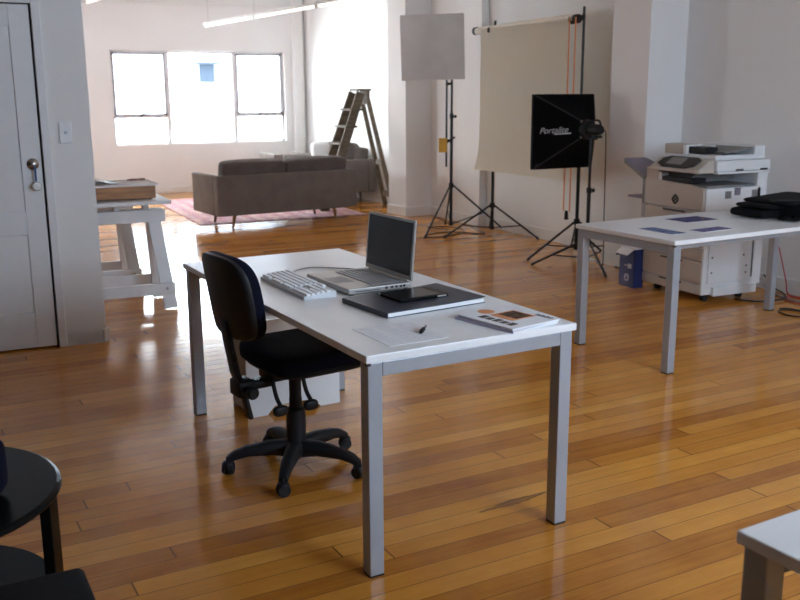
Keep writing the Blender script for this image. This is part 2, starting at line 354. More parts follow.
        for A, B in zip(rings, rings[1:]):
            for k in range(nu):
                k2 = (k + 1) % nu
                if len(A) == 1: s.bm.faces.new((A[0], B[k2], B[k]))
                elif len(B) == 1: s.bm.faces.new((A[k], A[k2], B[0]))
                else: s.bm.faces.new((A[k], A[k2], B[k2], B[k]))
        if mtx is not None: bmesh.ops.transform(s.bm, matrix=mtx, verts=vs)
        return s
    def build(s, name, m, parent=None, smooth=None, loc=None, rz=0):
        bmesh.ops.recalc_face_normals(s.bm, faces=s.bm.faces)
        me = bpy.data.meshes.new(name); s.bm.to_mesh(me); s.bm.free()
        if smooth is not None:
            for p in me.polygons: p.use_smooth = True
            me.set_sharp_from_angle(angle=rad(smooth))
        me.materials.append(M[m] if isinstance(m, str) else m)
        o = bpy.data.objects.new(name, me); C.objects.link(o)
        if parent is not None: o.parent = parent
        if loc is not None: o.location = loc
        o.rotation_euler = (0, 0, rz)
        return o

def thing(name, label, cat, loc=(0, 0, 0), rz=0.0, group=None):
    o = bpy.data.objects.new(name, None); C.objects.link(o); o.empty_display_size = 0.1
    o.location = loc; o.rotation_euler = (0, 0, rz)
    return tag(o, label, cat, group)
def tag(o, label, cat, group=None, kind=None):
    o['label'] = label; o['category'] = cat
    if group: o['group'] = group
    if kind: o['kind'] = kind
    return o
def struct(o):
    o['kind'] = 'structure'; return o
def copy_tree(o, parent=None):
    c = o.copy(); C.objects.link(c)
    if parent is not None: c.parent = parent
    for ch in list(o.children): copy_tree(ch, c)
    return c
def curve_pts(pts, n=10):
    """smooth Catmull-Rom path through pts"""
    P = [Vector(p) for p in pts]; P = [2 * P[0] - P[1]] + P + [2 * P[-1] - P[-2]]; out = []
    for i in range(1, len(P) - 2):
        for k in range(n):
            t = k / n; a, b, c, d = P[i - 1], P[i], P[i + 1], P[i + 2]
            out.append(0.5 * ((2 * b) + (c - a) * t + (2 * a - 5 * b + 4 * c - d) * t * t + (3 * b - a - 3 * c + d) * t ** 3))
    out.append(P[-2]); return out

# ------------------------------------------------------------------ room shell  (X runs along the window wall, Y towards it)
def W(y): return 5.53 - 0.042 * (y - 5.0)        # face of the right-hand wall
CEIL = 2.95; YF = 14.58; YB = -0.75; XL = -2.7
struct(MB().box((XL - .2, YB - .2, -0.12), (6.2, YF + .3, 0)).build('floor', 'floor'))
struct(MB().box((XL - .2, YB - .2, CEIL), (6.2, YF + .3, CEIL + .12)).build('ceiling', 'ceil'))

def wall_x(name, x0, x1, y0, y1, openings, z1=CEIL, m='wall'):
    """wall along X between y0 and y1 with rectangular openings (xa, xb, za, zb)"""
    b = MB(); cur = x0
    for xa, xb, za, zb in sorted(openings):
        b.box((cur, y0, 0), (xa, y1, z1))
        if za > 0: b.box((xa, y0, 0), (xb, y1, za))
        b.box((xa, y0, zb), (xb, y1, z1)); cur = xb
    b.box((cur, y0, 0), (x1, y1, z1))
    return struct(b.build(name, m))
WIN = (2.13, 4.80, 0.735, 2.125)
wall_x('wall_far', -1.44, 5.6, YF, YF + .24, [WIN])
REARW = [(2.2, 4.1, 1.2, 2.75)]
wall_x('wall_rear', XL, 6.0, YB - .2, YB, REARW)
struct(MB().box((XL - .2, YB - .2, 0), (XL, 5.94, CEIL)).build('wall_left', 'charcoal'))  # out of view, made dark to dim the left-facing sides
# right-hand wall with its three piers, one outline
yA0, yA1 = 10.36, 10.78; yC0, yC1 = 6.17, 6.62; xA, xC = 4.90, 5.10; yB0 = 9.16
poly = [(6.1, YB - .2), (W(YB), YB - .2), (W(yC0), yC0), (xC, yC0), (xC - .02, yC1), (W(yC1) - .02, yC1 + .001), (W(yB0) - .0, yB0 - .001), (5.265, yB0), (5.262, yA0 - .001),
        (xA + .02, yA0), (xA - .02, yA1), (W(yA1), yA1 + .001), (W(YF) - .0, YF + .24), (6.1, YF + .24)]
struct(MB().prism(poly, 0, CEIL, 'Z').build('wall_right', 'wall'))
struct(MB().box((4.925, YF - .10, 0), (5.085, YF + .01, CEIL), .01).build('trim_1', 'wall'))     # boxed pipe by the window
struct(MB().box((-1.2, YF - .018, 2.775), (5.14, YF + .01, 2.82), .006).build('trim_2', 'trim'))
LW = (12.7, 13.95, 0.80, 2.125)
b = MB(); b.box((-1.44, 5.94, 0), (-1.2, LW[0], CEIL)).box((-1.44, LW[1], 0), (-1.2, YF, CEIL)).box((-1.44, LW[0], 0), (-1.2, LW[1], LW[2])).box((-1.44, LW[0], LW[3]), (-1.2, LW[1], CEIL))
struct(b.build('wall_lounge', 'wall'))
# partition with the panelled door
DW = 5.80; dx0, dx1, dz1 = -0.43, 0.436, 1.985
wall_x('wall_door', XL, 0.712, DW, DW + .14, [(dx0, dx1, 0, dz1)])
struct(MB().box((-.62, DW + .30, 0), (.66, DW + .36, 2.3)).box((-.62, DW + .12, 0), (-.56, DW + .36, 2.3)).box((.60, DW + .12, 0), (.66, DW + .36, 2.3)).box((-.62, DW + .12, 2.24), (.66, DW + .36, 2.3)).build('door_gap_light_block', 'wall'))  # unseen box added behind the door so the gap below stays dark
def skirting(name, path, h=.115, t=.018):
    b = MB()
    for (x0, y0), (x1, y1) in zip(path, path[1:]):
        d = Vector((x1 - x0, y1 - y0, 0)).normalized(); n = Vector((d.y, -d.x, 0)) * (-t / 2)
        e = d * t * .9
        b.bar((x0 + n.x - e.x, y0 + n.y - e.y, h / 2), (x1 + n.x + e.x, y1 + n.y + e.y, h / 2), t, h, bev=.004)
    return struct(b.build(name, 'trim'))
skirting('baseboard_door', [(0.712, DW + .14), (0.712, DW), (0.474, DW)][::-1], .085)
skirting('baseboard_far', [(-1.2, YF), (5.14, YF)][::-1], .10)
skirting('baseboard_right', [(W(YB), YB), (W(yC0), yC0), (xC, yC0), (xC - .02, yC1), (W(yC1) - .02, yC1), (W(yB0), yB0), (5.265, yB0), (5.262, yA0), (xA + .02, yA0), (xA - .02, yA1), (W(yA1), yA1), (W(YF), YF)])
# door casing and leaf
t3 = MB(); t3.box((dx1, DW - .016, 0), (dx1 + .045, DW + .02, dz1 + .05), .004); t3.box((dx0 - .05, DW - .016, 0), (dx0, DW + .02, dz1 + .05), .004)
t3.box((dx0, DW - .016, dz1), (dx1, DW + .02, dz1 + .05), .004); struct(t3.build('trim_3', 'door'))
door = struct(bpy.data.objects.new('door_1', None)); C.objects.link(door); door.location = (dx0, DW, 0)
dw = dx1 - dx0 - .012
lf = MB(); st = .115
lf.box((.003, .012, .012), (dw, .048, dz1 - .006))
rails = [(0.012, .225), (.69, .82), (1.865, dz1 - .006)]
for a, b_ in rails: lf.box((st - .002, .0025, a), (dw - st + .008, .013, b_), .002)
for xa, xb in ((.003, st), (dw - st + .006, dw)): lf.box((xa, .001, .012), (xb, .013, dz1 - .006), .003)
for a, b_ in ((.225, .69), (.82, 1.865)): lf.box((dw / 2 - .05, .002, a - .002), (dw / 2 + .05, .013, b_ + .002), .001)
lf.build('door_leaf', 'door', door)
for (xa, xb) in ((st + .003, dw / 2 - .053), (dw / 2 + .053, dw - st + .003)):
    for za, zb in ((.228, .687), (.823, 1.862)):
        MB().box((xa, .0075, za), (xb, .016, zb), .003).build('door_panel', 'door', door)
kx = .806
lk = MB(); lk.lathe([(.0, 0), (.033, 0), (.033, .006), (.026, .012), (.020, .014), (.019, .022), (.012, .026), (0, .027)], mtx=Matrix.Translation((kx, .001, 1.097)) @ Matrix.Rotation(PI / 2, 4, 'X'))
lk = lk.build('door_lock', 'chrome', door, 40)
MB().box((kx + .002, -.034, 1.00), (kx + .014, -.029, 1.085), .002).build('key_tag', 'bluetag', lk)
MB().lathe([(.0, 0), (.018, 0), (.014, .012), (.022, .022), (.027, .036), (.022, .05), (0, .055)], mtx=Matrix.Translation((kx + .010, .001, .972)) @ Matrix.Rotation(PI / 2, 4, 'X')).build('door_knob', 'ivory', door, 40)
sw = thing('light_switch', 'white rectangular light switch plate on the wall beside the panelled door', 'switch', (.568, DW, 1.272))
MB().box((-.034, -.011, -.062), (.034, 0.0, .062), .004).build('plate', 'switch', sw)
MB().lathe([(0, 0), (.010, 0), (.010, .003), (0, .004)], mtx=Matrix.Translation((0, -.011, 0)) @ Matrix.Rotation(PI / 2, 4, 'X')).build('button', 'steel', sw, 40)
# far window
w1 = struct(bpy.data.objects.new('window_1', None)); C.objects.link(w1); w1.location = (0, YF + .13, 0)
xa, xb, za, zb = WIN; fr = MB(); f = .032
fr.box((xa, -.03, za), (xa + f, .03, zb)).box((xb - f, -.03, za), (xb, .03, zb)).box((xa, -.03, za), (xb, .03, za + f)).box((xa, -.03, zb - f), (xb, .03, zb))
fr.box((2.935, -.035, za), (2.995, .035, zb)).box((3.975, -.035, za), (4.035, .035, zb))
fr.box((xa, -.03, 1.135), (2.94, .03, 1.175)).box((4.03, -.03, 1.135), (xb, .03, 1.175))
fr.build('window_frame', 'winwhite', w1)
for sa, sb in ((xa + f, 2.937), (4.033, xb - f)):
    s_ = MB(); g = .028; z0, z1 = 1.175, zb - f
    s_.box((sa, -.05, z0), (sa + g, -.012, z1)).box((sb - g, -.05, z0), (sb, -.012, z1)).box((sa, -.05, z0), (sb, -.012, z0 + g)).box((sa, -.05, z1 - g), (sb, -.012, z1))
    so = s_.build('window_sash', 'alum_frame', w1)
    MB().box((sa + g, -.034, z0 + g), (sb - g, -.030, z1 - g)).build('pane', 'glass', so)
    MB().bar(((sa + sb) / 2 - .02, -.06, z0 - .012), ((sa + sb) / 2 + .05, -.07, z0 + .035), .018, .018, bev=.003).build('sash_handle', 'black', so)
    MB().box((sa, -.003, za + f), (sb, .002, 1.135)).build('pane', 'glass', w1)
MB().box((2.995, -.003, za + f), (3.975, .002, zb - f)).build('pane', 'glass', w1)
MB().box((xa - .0, -.13, za - .001), (xb, .0, za + .012), .003).build('window_sill', 'trim', w1)
for i, (xa_, xb_, za_, zb_) in enumerate(REARW):
    w = struct(bpy.data.objects.new('window_%d' % (i + 2), None)); C.objects.link(w); w.location = (0, YB - .1, 0)
    q = MB()
    for a, b_ in ((xa_, xa_ + .04), (xb_ - .04, xb_), ((xa_ + xb_) / 2 - .025, (xa_ + xb_) / 2 + .025)): q.box((a, -.03, za_), (b_, .03, zb_))
    q.box((xa_, -.03, za_), (xb_, .03, za_ + .04)).box((xa_, -.03, zb_ - .04), (xb_, .03, zb_))
    q.build('window_frame', 'alum_frame', w); MB().box((xa_ + .04, -.003, za_ + .04), (xb_ - .04, .003, zb_ - .04)).build('pane', 'glass', w)

w = struct(bpy.data.objects.new('window_3', None)); C.objects.link(w); w.location = (-1.33, 0, 0)  # unseen side window, added to brighten the far room
q = MB()
for y in (LW[0], (LW[0] + LW[1]) / 2 - .02, LW[1] - .04): q.box((-.03, y, LW[2]), (.03, y + .04, LW[3]))
q.box((-.03, LW[0], LW[2]), (.03, LW[1], LW[2] + .04)).box((-.03, LW[0], LW[3] - .04), (.03, LW[1], LW[3]))
q.build('window_frame', 'winwhite', w); MB().box((-.003, LW[0] + .04, LW[2] + .04), (.003, LW[1] - .04, LW[3] - .04)).build('pane', 'glass', w)

# neighbouring building seen through the window
nb = thing('building', 'pale building opposite, seen washed out through the far window', 'building', (0, 24.0, 0))
MB().box((-2, 0, -4), (12, 6, 1.62)).box((-2, .25, 1.62), (12, 6, 3.3)).build('wall', 'outwall', nb)
MB().box((-2, -.08, 1.60), (12, .26, 1.66)).build('ledge', 'outwall', nb)
MB().box((5.71, .19, 1.78), (6.10, .26, 2.22), .01).build('window', 'outwin', nb)
MB().box((5.50, -.05, 2.22), (6.20, .26, 2.28), .01).build('awning', 'outwin', nb)

# ------------------------------------------------------------------ desks
HT = 0.727
def make_desk(name, label, loc, rz, Lx, Ly, frame_axis):
    """white desk; loc is its front left top corner, Lx by Ly; end frames run along frame_axis ('X' or 'Y')"""
    d = thing(name, label, 'desk', (loc[0], loc[1], 0), rz, 'white desks with grey metal legs')
    MB().box((0, 0, HT - .025), (Lx, Ly, HT), .003).build('tabletop', 'top', d)
    i, w = .010, .050; zt = HT - .027
    for x in (i, Lx - i - w):
        for y in (i, Ly - i - w):
            l = MB().box((x, y, .006), (x + w, y + w, zt), .003).build('leg', 'steel', d)
            MB().box((x + .001, y + .001, 0), (x + w - .001, y + w - .001, .0065)).build('foot_cap', 'capblack', l)
    if frame_axis == 'X':
        for y in (i, Ly - i - w): MB().box((i + w, y, zt - .046), (Lx - i - w, y + w, zt), .003).build('end_rail', 'steel', d)
        for x in (.09, Lx - .13): MB().box((x, i + w, zt - .04), (x + .04, Ly - i - w, zt), .003).build('under_rail', 'steel', d)
    else:
        for x in (i, Lx - i - w): MB().box((x, i + w, zt - .046), (x + w, Ly - i - w, zt), .003).build('end_rail', 'steel', d)
        for y in (.09, Ly - .13): MB().box((i + w, y, zt - .04), (Lx - i - w, y + .04, zt), .003).build('under_rail', 'steel', d)
    MB().box((.004, .0045, HT - .034), (.018, .018, HT - .022)).build('corner_cap', 'capblack', d)
    return d
D1 = rad(4.63)
make_desk('desk', 'long white desk in the middle carrying the open laptop, grey metal legs', (1.028, 2.443), D1, .80, 1.82, 'X')
make_desk('desk', 'white desk by the copier holding three prints and a black bag', (3.318, 3.735), rad(5.4), 1.78, .775, 'Y')
make_desk('desk', 'white desk corner cut off by the lower right edge of the picture', (1.337, -.655), rad(5.0), .80, 1.79, 'X')

# ------------------------------------------------------------------ office chair
def office_chair(loc, rz):
    ch = thing('office_chair', 'dark navy swivel office chair on five castors, drawn up to the middle desk', 'chair', loc, rz)
    # five-armed base: first arm angle is set relative to the chair
    for k in range(5):
        a = rad(24 + 72 * k) - rz; c, s = math.cos(a), math.sin(a)
        b = MB(); secs = [(.03, .090, .036, .036), (.10, .098, .030, .029), (.20, .092, .025, .022), (.25, .078, .021, .019), (.278, .062, .018, .016)]
        rings = []
        for r, z, hw, hh in secs:
            ring = []
            for t in range(10):
                q = 2 * PI * t / 10; lat = hw * math.copysign(abs(math.cos(q)) ** .6, math.cos(q)); up = hh * math.copysign(abs(math.sin(q)) ** .6, math.sin(q))
                ring.append(b.bm.verts.new((c * r - s * lat, s * r + c * lat, z + up)))
            rings.append(ring)
        for A, B in zip(rings, rings[1:]):
            for t in range(10): b.bm.faces.new((A[t], A[(t + 1) % 10], B[(t + 1) % 10], B[t]))
        b.bm.faces.new(rings[0]); b.bm.faces.new(rings[-1][::-1])
        arm = b.build('base_arm', 'black', ch, 50)
        wz = .027; cs = MB(); px, py = c * .276, s * .276; sw_ = a + rad(60 + 50 * k); dx, dy = math.cos(sw_), math.sin(sw_)
        for sg in (-1, 1):
            cs.cyl((px + dx * .004 * sg, py + dy * .004 * sg, wz), (px + dx * .022 * sg, py + dy * .022 * sg, wz), wz, wz * .86, 20)
        cs.cyl((px, py, wz), (px, py, .075), .008).superq((px, py, wz + .018), (.05, .05, .03), 1, 1, 14, 8)
        cs.build('castor', 'black', arm, 40)
    MB().lathe([(0, .062), (.050, .062), (.052, .075), (.045, .115), (.037, .122), (.040, .19), (.038, .255), (.026, .262), (.0255, .30)], n=28).lathe([(.0, .19), (.024, .19), (.0245, .41), (0, .41)], n=20).build('gas_column', 'black', ch, 40)
    mech = MB(); mech.box((-.13, -.06, .398), (.13, .06, .435), .008).box((-.25, -.03, .375), (-.10, .03, .405), .005).cyl((-.22, -.05, .385), (-.22, .05, .385), .017)
    mech.box((-.06, -.14, .425), (-.03, .14, .442), .003).box((.10, -.14, .425), (.13, .14, .442), .003)
    mech.build('tilt_mechanism', 'black', ch, 40)
    for (x0, y0, x1, y1, z1) in ((-.13, -.06, -.125, -.11, .30), (.0, -.06, .005, -.115, .30)):
        lv = MB(); lv.tube(curve_pts([(x0, y0, .41), ((x0 * .6 + x1 * .4), (y0 + y1) / 2, .35), (x1, y1, z1 + .02)]), .0085)
        lv.superq((x1, y1, z1), (.062, .030, .042), .7, .7, 16, 10); lv.build('lever', 'black', ch, 50)
    # seat: squarish pad with a waterfall front
    def sag(p):
        z = p.z - .9 * max(0, p.x - .10) ** 2 + .25 * p.y * p.y
        return Vector((p.x, p.y, z))
    MB().superq((.05, 0, .482), (.44, .44, .085), .45, .40, 40, 14, fn=sag).build('seat', 'navy', ch, 60)
    MB().superq((.05, 0, .447), (.40, .40, .030), .4, .4, 36, 8).build('seat_pan', 'black', ch, 50)
    # back: shell behind, padded cushion in front, carried by a bent bar
    def outline(n=40):
        o = []
        for k in range(n):
            t = 2 * PI * k / n; e = .62 if math.sin(t) > 0 else .32
            y = math.copysign(abs(math.cos(t)) ** .52, math.cos(t)) * .186; z = math.copysign(abs(math.sin(t)) ** e, math.sin(t)) * .162
            y *= 1 - .04 * (z < 0) * abs(z) / .162
            o.append((y, z))
        return o
    def slab(layers):
        b = MB(); rings = []; ol = outline()
        for d, s_ in layers:
            ring = []
            for y, z in ol:
                yy, zz = y * s_, z * s_
                x = -.235 + d - .16 * zz + 1.0 * yy * yy - .05
                ring.append(b.bm.verts.new((x, yy, .752 + zz)))
            rings.append(ring)
        for A, B in zip(rings, rings[1:]):
            for t in range(len(A)): b.bm.faces.new((A[t], A[(t + 1) % len(A)], B[(t + 1) % len(A)], B[t]))
        for ring, d in ((rings[0], layers[0][0]), (rings[-1], layers[-1][0])):
            prev = ring
            for s_ in (.75, .45, .15):
                q = [b.bm.verts.new((-.235 + d - .16 * z * s_ * layers[0][1] + 1.0 * (y * s_) ** 2 - .05, y * s_, .752 + z * s_)) for y, z in ol]
                for t in range(len(q)): b.bm.faces.new((prev[t], prev[(t + 1) % len(q)], q[(t + 1) % len(q)], q[t]))
                prev = q
            b.bm.faces.new(prev)
        return b
    slab([(-.022, .93), (-.018, .975), (-.004, .985), (.0, .985)]).build('back_shell', 'black', ch, 50)
    slab([(.001, .985), (.012, 1.0), (.030, .985), (.044, .93)]).build('back_cushion', 'navy', ch, 50)
    jb = MB(); pts = curve_pts([(-.13, 0, .392), (-.20, 0, .392), (-.248, 0, .43), (-.268, 0, .52), (-.282, 0, .60), (-.292, 0, .66)], 8)
    for p, q in zip(pts, pts[1:]): jb.bar(p, q, .062, .020, up=(1, 0, .2), bev=.004)
    jb.box((-.262, -.045, .355), (-.195, .045, .42), .008).cyl((-.23, -.075, .385), (-.23, .075, .385), .016)
    jb.bar((-.245, -.02, .42), (-.215, -.03, .265), .040, .016, up=(1, 0, 0), bev=.004)
    jb.build('back_bar', 'black', ch, 50)
    MB().lathe([(0, 0), (.022, 0), (.024, .006), (.024, .022), (.018, .03), (0, .03)], n=18, mtx=Matrix.Translation((-.23, -.076, .385)) @ Matrix.Rotation(PI / 2, 4, 'X')).build('tension_knob', 'black', ch, 40)
    return ch
office_chair((1.122, 3.40, 0), rad(10))

# ------------------------------------------------------------------ things on the middle desk
def laptop(loc, rz):
    l = thing('laptop', 'open silver laptop with a dark blank screen on the middle desk', 'laptop', loc, rz)
    dx, wy = .280, .385     # depth (front at -x), width
    base = MB().box((-dx / 2, -wy / 2, .006), (dx / 2, wy / 2, .027), .004).build('base', 'alu', l)
    for x, y in ((-.12, -.18), (-.12, .18), (.12, -.18), (.12, .18)): MB().cyl((x, y, 0), (x, y, .007), .008).build('rubber_foot', 'rubber', base)
    MB().box((-.125, -.06, .0268), (-.045, .06, .0276)).build('trackpad', 'greykey', l)
    kb = MB().box((-.025, -.165, .0264), (.112, .165, .0274)).build('keyboard_well', 'greykey', l)
    ks = MB()
    for r in range(6):
        for c in range(14): ks.box((-.022 + r * .0222, -.161 + c * .0231, .027), (-.003 + r * .0222, -.141 + c * .0231, .0292))
    ko = ks.build('keys', 'greykey', kb); ko['kind'] = 'stuff'
    for x in (.02, .045, .065, .085, .10): MB().box((x, -wy / 2 - .0008, .012), (x + .012, -wy / 2 + .004, .021), .001).build('port', 'black', l)
    MB().box((-.11, -wy / 2 - .0006, .013), (.00, -wy / 2 + .004, .016)).build('disc_slot', 'groove', l)
    hg = MB().cyl((dx / 2 - .004, -.15, .026), (dx / 2 - .004, .15, .026), .008).build('hinge', 'alu', l, 40)
    m = Matrix.Translation((dx / 2 - .004, 0, .027)) @ Matrix.Rotation(rad(5), 4, 'Y')
    sc = MB().box((0, -wy / 2, .004), (.011, wy / 2, .244), .004, mtx=m).build('screen_lid', 'alu', l)
    MB().box((-.0012, -wy / 2 + .014, .022), (.002, wy / 2 - .014, .232), mtx=m).build('display', 'screen', sc)
    return l
laptop((1.416, 3.442, HT), rad(5))

def keyboard(loc, rz):
    k = thing('keyboard', 'white computer keyboard lying on the middle desk in front of the laptop', 'keyboard', loc, rz)
    dx, wy = .135, .47
    MB().prism([(-dx / 2, 0), (dx / 2, 0), (dx / 2, .026), (-dx / 2, .014)], -wy / 2, wy / 2, 'Y', .004).build('case', 'kbase', k, 40)
    def top(x): return .014 + .012 * (x + dx / 2) / dx
    rows = []; p = .0205
    for r in range(6):
        x = -dx / 2 + .008 + r * p
        ys = [(.228 - .0205 * c, 1) for c in range(15)]
        if r == 0: ys = [(.228, 1.3), (.199, 1.3), (.171, 1.0), (.118, 5.6 - .6), (.008, 1.3), (-.022, 1.3), (-.052, 1.3)]
        ys = ys + [(-.098 - .0205 * c, 1) for c in range(3)] * (r not in (2,)) + [(-.162 - .0205 * c, 1) for c in range(4)] * (r < 5)
        for y, w in ys: rows.append((x, y, w))
    unit = MB().box((-.0085, -.0088, 0), (.0085, .0088, .010), .0025).build('key', 'keys', k)
    first = True
    for x, y, w in rows:
        o = unit if first else unit.copy()
        if not first: C.objects.link(o)
        first = False
        o.parent = k; o.scale = (1, w, 1); o.location = (x + .008, y - .0088 * w + .0, top(x) - .0005)
    return k
keyboard((1.17, 3.485, HT), rad(3.5))
tag(MB().tube(curve_pts([(1.215, 3.70, HT + .012), (1.26, 3.80, HT + .004), (1.36, 3.86, HT + .004), (1.47, 3.79, HT + .004), (1.55, 3.70, HT + .006), (1.605, 3.62, HT + .012), (1.60, 3.55, HT + .013)]), .0028).build('keyboard_cable', 'cable_grey', None, 60), 'thin grey cable curling behind the laptop on the middle desk', 'cable')

def flatbook():
    b = thing('book', 'large slim slate-grey bound portfolio lying under the black tablet', 'book', (1.468, 3.03, HT), rad(9))
    w, d = .432, .305
    MB().box((-w / 2 + .004, -d / 2 + .003, .003), (w / 2 - .003, d / 2 - .003, .017)).build('page_block', 'pages', b)
    MB().box((-w / 2, -d / 2, 0), (w / 2, d / 2, .003), .001).build('back_cover', 'slate', b)
    c = MB()
    fn = lambda u, v: (-w / 2 + w * u, -d / 2 + d * v, .0172 + .010 * max(0, (u - .5)) ** 2 * 2)
    c.grid(fn, 12, 2); c.grid(lambda u, v: (lambda p: (p[0], p[1], p[2] + .0025))(fn(u, v)), 12, 2)
    for v in (0, 1):
        for i in range(12):
            p, q = fn(i / 12, v), fn((i + 1) / 12, v)
            vs = [c.bm.verts.new(x) for x in (p, q, (q[0], q[1], q[2] + .0025), (p[0], p[1], p[2] + .0025))]; c.bm.faces.new(vs)
    for u in (0, 1):
        p, q = fn(u, 0), fn(u, 1); vs = [c.bm.verts.new(x) for x in (p, q, (q[0], q[1], q[2] + .0025), (p[0], p[1], p[2] + .0025))]; c.bm.faces.new(vs)
    bmesh.ops.remove_doubles(c.bm, verts=c.bm.verts, dist=1e-5)
    c.build('front_cover', 'slate', b); MB().box((-w / 2, -d / 2, .002), (-w / 2 + .004, d / 2, .019), .001).build('spine', 'slate', b)
flatbook()
tb = thing('tablet', 'glossy black tablet lying on the slate-grey portfolio', 'tablet', (1.480, 3.055, HT + .0205), rad(7))
MB().box((-.105, -.078, 0), (.105, .078, .011), .004).build('body', 'glossblack', tb)
MB().box((-.092, -.066, .0108), (.075, .066, .0115)).build('active_area', 'screen', tb)
MB().box((.055, -.0785, .003), (.095, -.0765, .009), .001).build('edge_button', 'alu', tb)

sh = thing('paper_sheet', 'printed white paper sheet lying near the front edge of the middle desk', 'paper', (1.23, 2.645, HT), rad(5))
MB().box((-.105, -.125, .0002), (.105, .125, .0012)).build('sheet', 'paper', sh)
tx = MB(); random.seed(3)
for r in range(11):
    y = .105 - r * .0195
    for c in range(3):
        x0 = -.09 + c * .062; tx.box((x0, y - .003, .0011), (x0 + random.uniform(.03, .055), y, .0014))
tx.box((-.09, -.118, .0011), (.09, -.1165, .0014)).build('printed_text', 'ink', sh)
pn = thing('pen', 'short black capped pen lying on the printed sheet', 'pen', (1.305, 2.625, HT + .0085), rad(52))
MB().lathe([(0, -.03), (.006, -.03), (.0072, -.015), (.007, .012), (.0045, .016)], n=16, mtx=Matrix.Rotation(PI / 2, 4, 'Y')).build('barrel', 'black', pn, 40)
MB().lathe([(.0044, .014), (.0042, .05), (.002, .062), (0, .063)], n=14, mtx=Matrix.Rotation(PI / 2, 4, 'Y')).build('cap', 'greytray', pn, 40)
mg2 = thing('magazine', 'lilac-edged magazine lying beneath the white magazine on the middle desk', 'magazine', (1.630, 2.640, HT), rad(15), 'magazines on the middle desk')
MB().box((-.110, -.136, 0), (.106, .131, .0075), .001).build('page_block', 'pages', mg2)
MB().box((-.113, -.138, .0074), (.108, .133, .0086)).build('cover', 'lilac', mg2); MB().box((-.114, -.138, 0), (-.111, .133, .0086), .001).build('spine', 'lilac', mg2)
mg = thing('magazine', 'white magazine with an orange disc and dark photo on its cover, topmost of two', 'magazine', (1.634, 2.636, HT + .0087), rad(13), 'magazines on the middle desk')
MB().box((-.111, -.133, 0), (.111, .133, .006), .001).build('page_block', 'pages', mg)
MB().box((-.113, -.135, .006), (.113, .135, .0072)).build('cover', 'paper', mg)
zc = .0071
MB().cyl((-.01, .098, zc), (-.01, .098, zc + .0006), .030, n=28).build('orange_disc', 'orange', mg)
MB().box((-.035, -.055, zc), (.078, .055, zc + .0005)).build('photo_border', 'orange', mg)
MB().box((-.005, -.045, zc), (.070, .045, zc + .0009)).build('photo', 'brownphoto', mg)
lt = MB(); random.seed(5)
for k in range(7): lt.box((.084, -.115 + k * .011, zc), (.104 - .004 * (k % 2), -.107 + k * .011, zc + .0006))
for k in range(5): lt.box((-.085, -.10 + k * .034, zc), (-.050 - .006 * (k % 2), -.074 + k * .034, zc + .0006))
o = lt.build('cover_lettering', 'darkink', mg); o['kind'] = 'stuff'

# ------------------------------------------------------------------ computer tower under the middle desk
tw = thing('computer_tower', 'white computer tower with a grey front standing under the middle desk', 'computer', (1.105, 4.06, 0), rad(4))
w, hgt, dp = .475, .46, .205
poly = [(0, .0), (.10, .0), (.135, .042), (.335, .042), (.37, .0), (w, 0), (w, hgt - .02), (w - .02, hgt), (.02, hgt), (0, hgt - .02)]
MB().prism(poly, 0, .012, 'Y').build('side_panel', 'tower', tw)
MB().prism(poly, dp - .012, dp, 'Y').build('side_panel', 'tower', tw)
MB().box((.006, .012, .05), (w - .006, dp - .012, hgt - .012), .004).build('chassis', 'tower_grey', tw)
fp = MB().box((-.004, .008, .03), (.008, dp - .008, hgt - .02), .003).build('front_panel', 'tower_grey', tw)
MB().cyl((-.006, dp / 2, .10), (-.002, dp / 2, .10), .022, n=24).build('power_button', 'alu', fp)
MB().box((-.0055, .04, hgt - .10), (-.002, dp - .04, hgt - .075), .001).build('disc_tray', 'alu', fp)

# ------------------------------------------------------------------ trestle table on the left
def trestle(loc, label):
    t = thing('trestle', label, 'trestle', loc, 0, 'white timber trestles')
    top = .690; L0, L1 = -.80, 0.0
    MB().box((L0 - .02, -.024, top - .085), (L1 - .03, .024, top), .003).build('top_beam', 'trestle', t)
    for x, ox in ((L1 - .085, .06), (L0 + .085, -.06)):
        for sy in (-1, 1):
            MB().bar((x, sy * .032, top - .006), (x + ox, sy * .225, .008), .088, .026, up=(0, 1, 0), bev=.002).build('leg', 'trestle', t)
    for sy in (-1, 1):
        for z, in ((.150,),):
            yy = sy * (.032 + (.193) * (top - z) / top + .022)
            r = MB().box((L0 - .01, yy - .011, z - .042), (L1 + .012, yy + .011, z + .038), .002).build('rail', 'trestle', t)
            MB().cyl((L1 - .045, yy + sy * .010, z), (L1 - .045, yy + sy * .016, z), .010, n=12).build('bolt', 'steel', r)
    for sy in (-1, 1):
        MB().box((L0 + .02, sy * .058 - .011, top - .085), (L1 - .0, sy * .058 + .011, top + .001), .002).build('upper_rail', 'trestle', t)
    return t
trestle((1.28, 6.745, 0), 'nearer white timber trestle under the board with the wooden crate')
trestle((1.165, 7.40, 0), 'rear white timber trestle, half hidden behind the nearer one')
tag(MB().box((-.35, 6.46, .751), (1.285, 7.60, .775), .003).build('wooden_board', 'trestle'), 'white painted board lying across the two timber trestles', 'board')
for (x, y) in ((.955, 6.745), (1.155, 6.745), (.955, 7.40), (.70, 7.40)):
    tag(MB().box((x - .02, y - .035, .6905), (x + .02, y + .035, .7512), .001).build('packing_block', 'trestle'), 'small wooden packing block between trestle beam and white board', 'block', 'packing blocks under the trestle board')
cr = thing('wooden_crate', 'shallow brown wooden crate with a white lid on the trestle board', 'crate', (.86, 6.80, .7755), rad(2))
MB().box((-.42, -.22, .008), (.34, .22, .095), .003).build('box_body', 'crate', cr)
MB().box((-.43, -.235, .095), (.37, .225, .105), .002).build('lid', 'paper', cr)
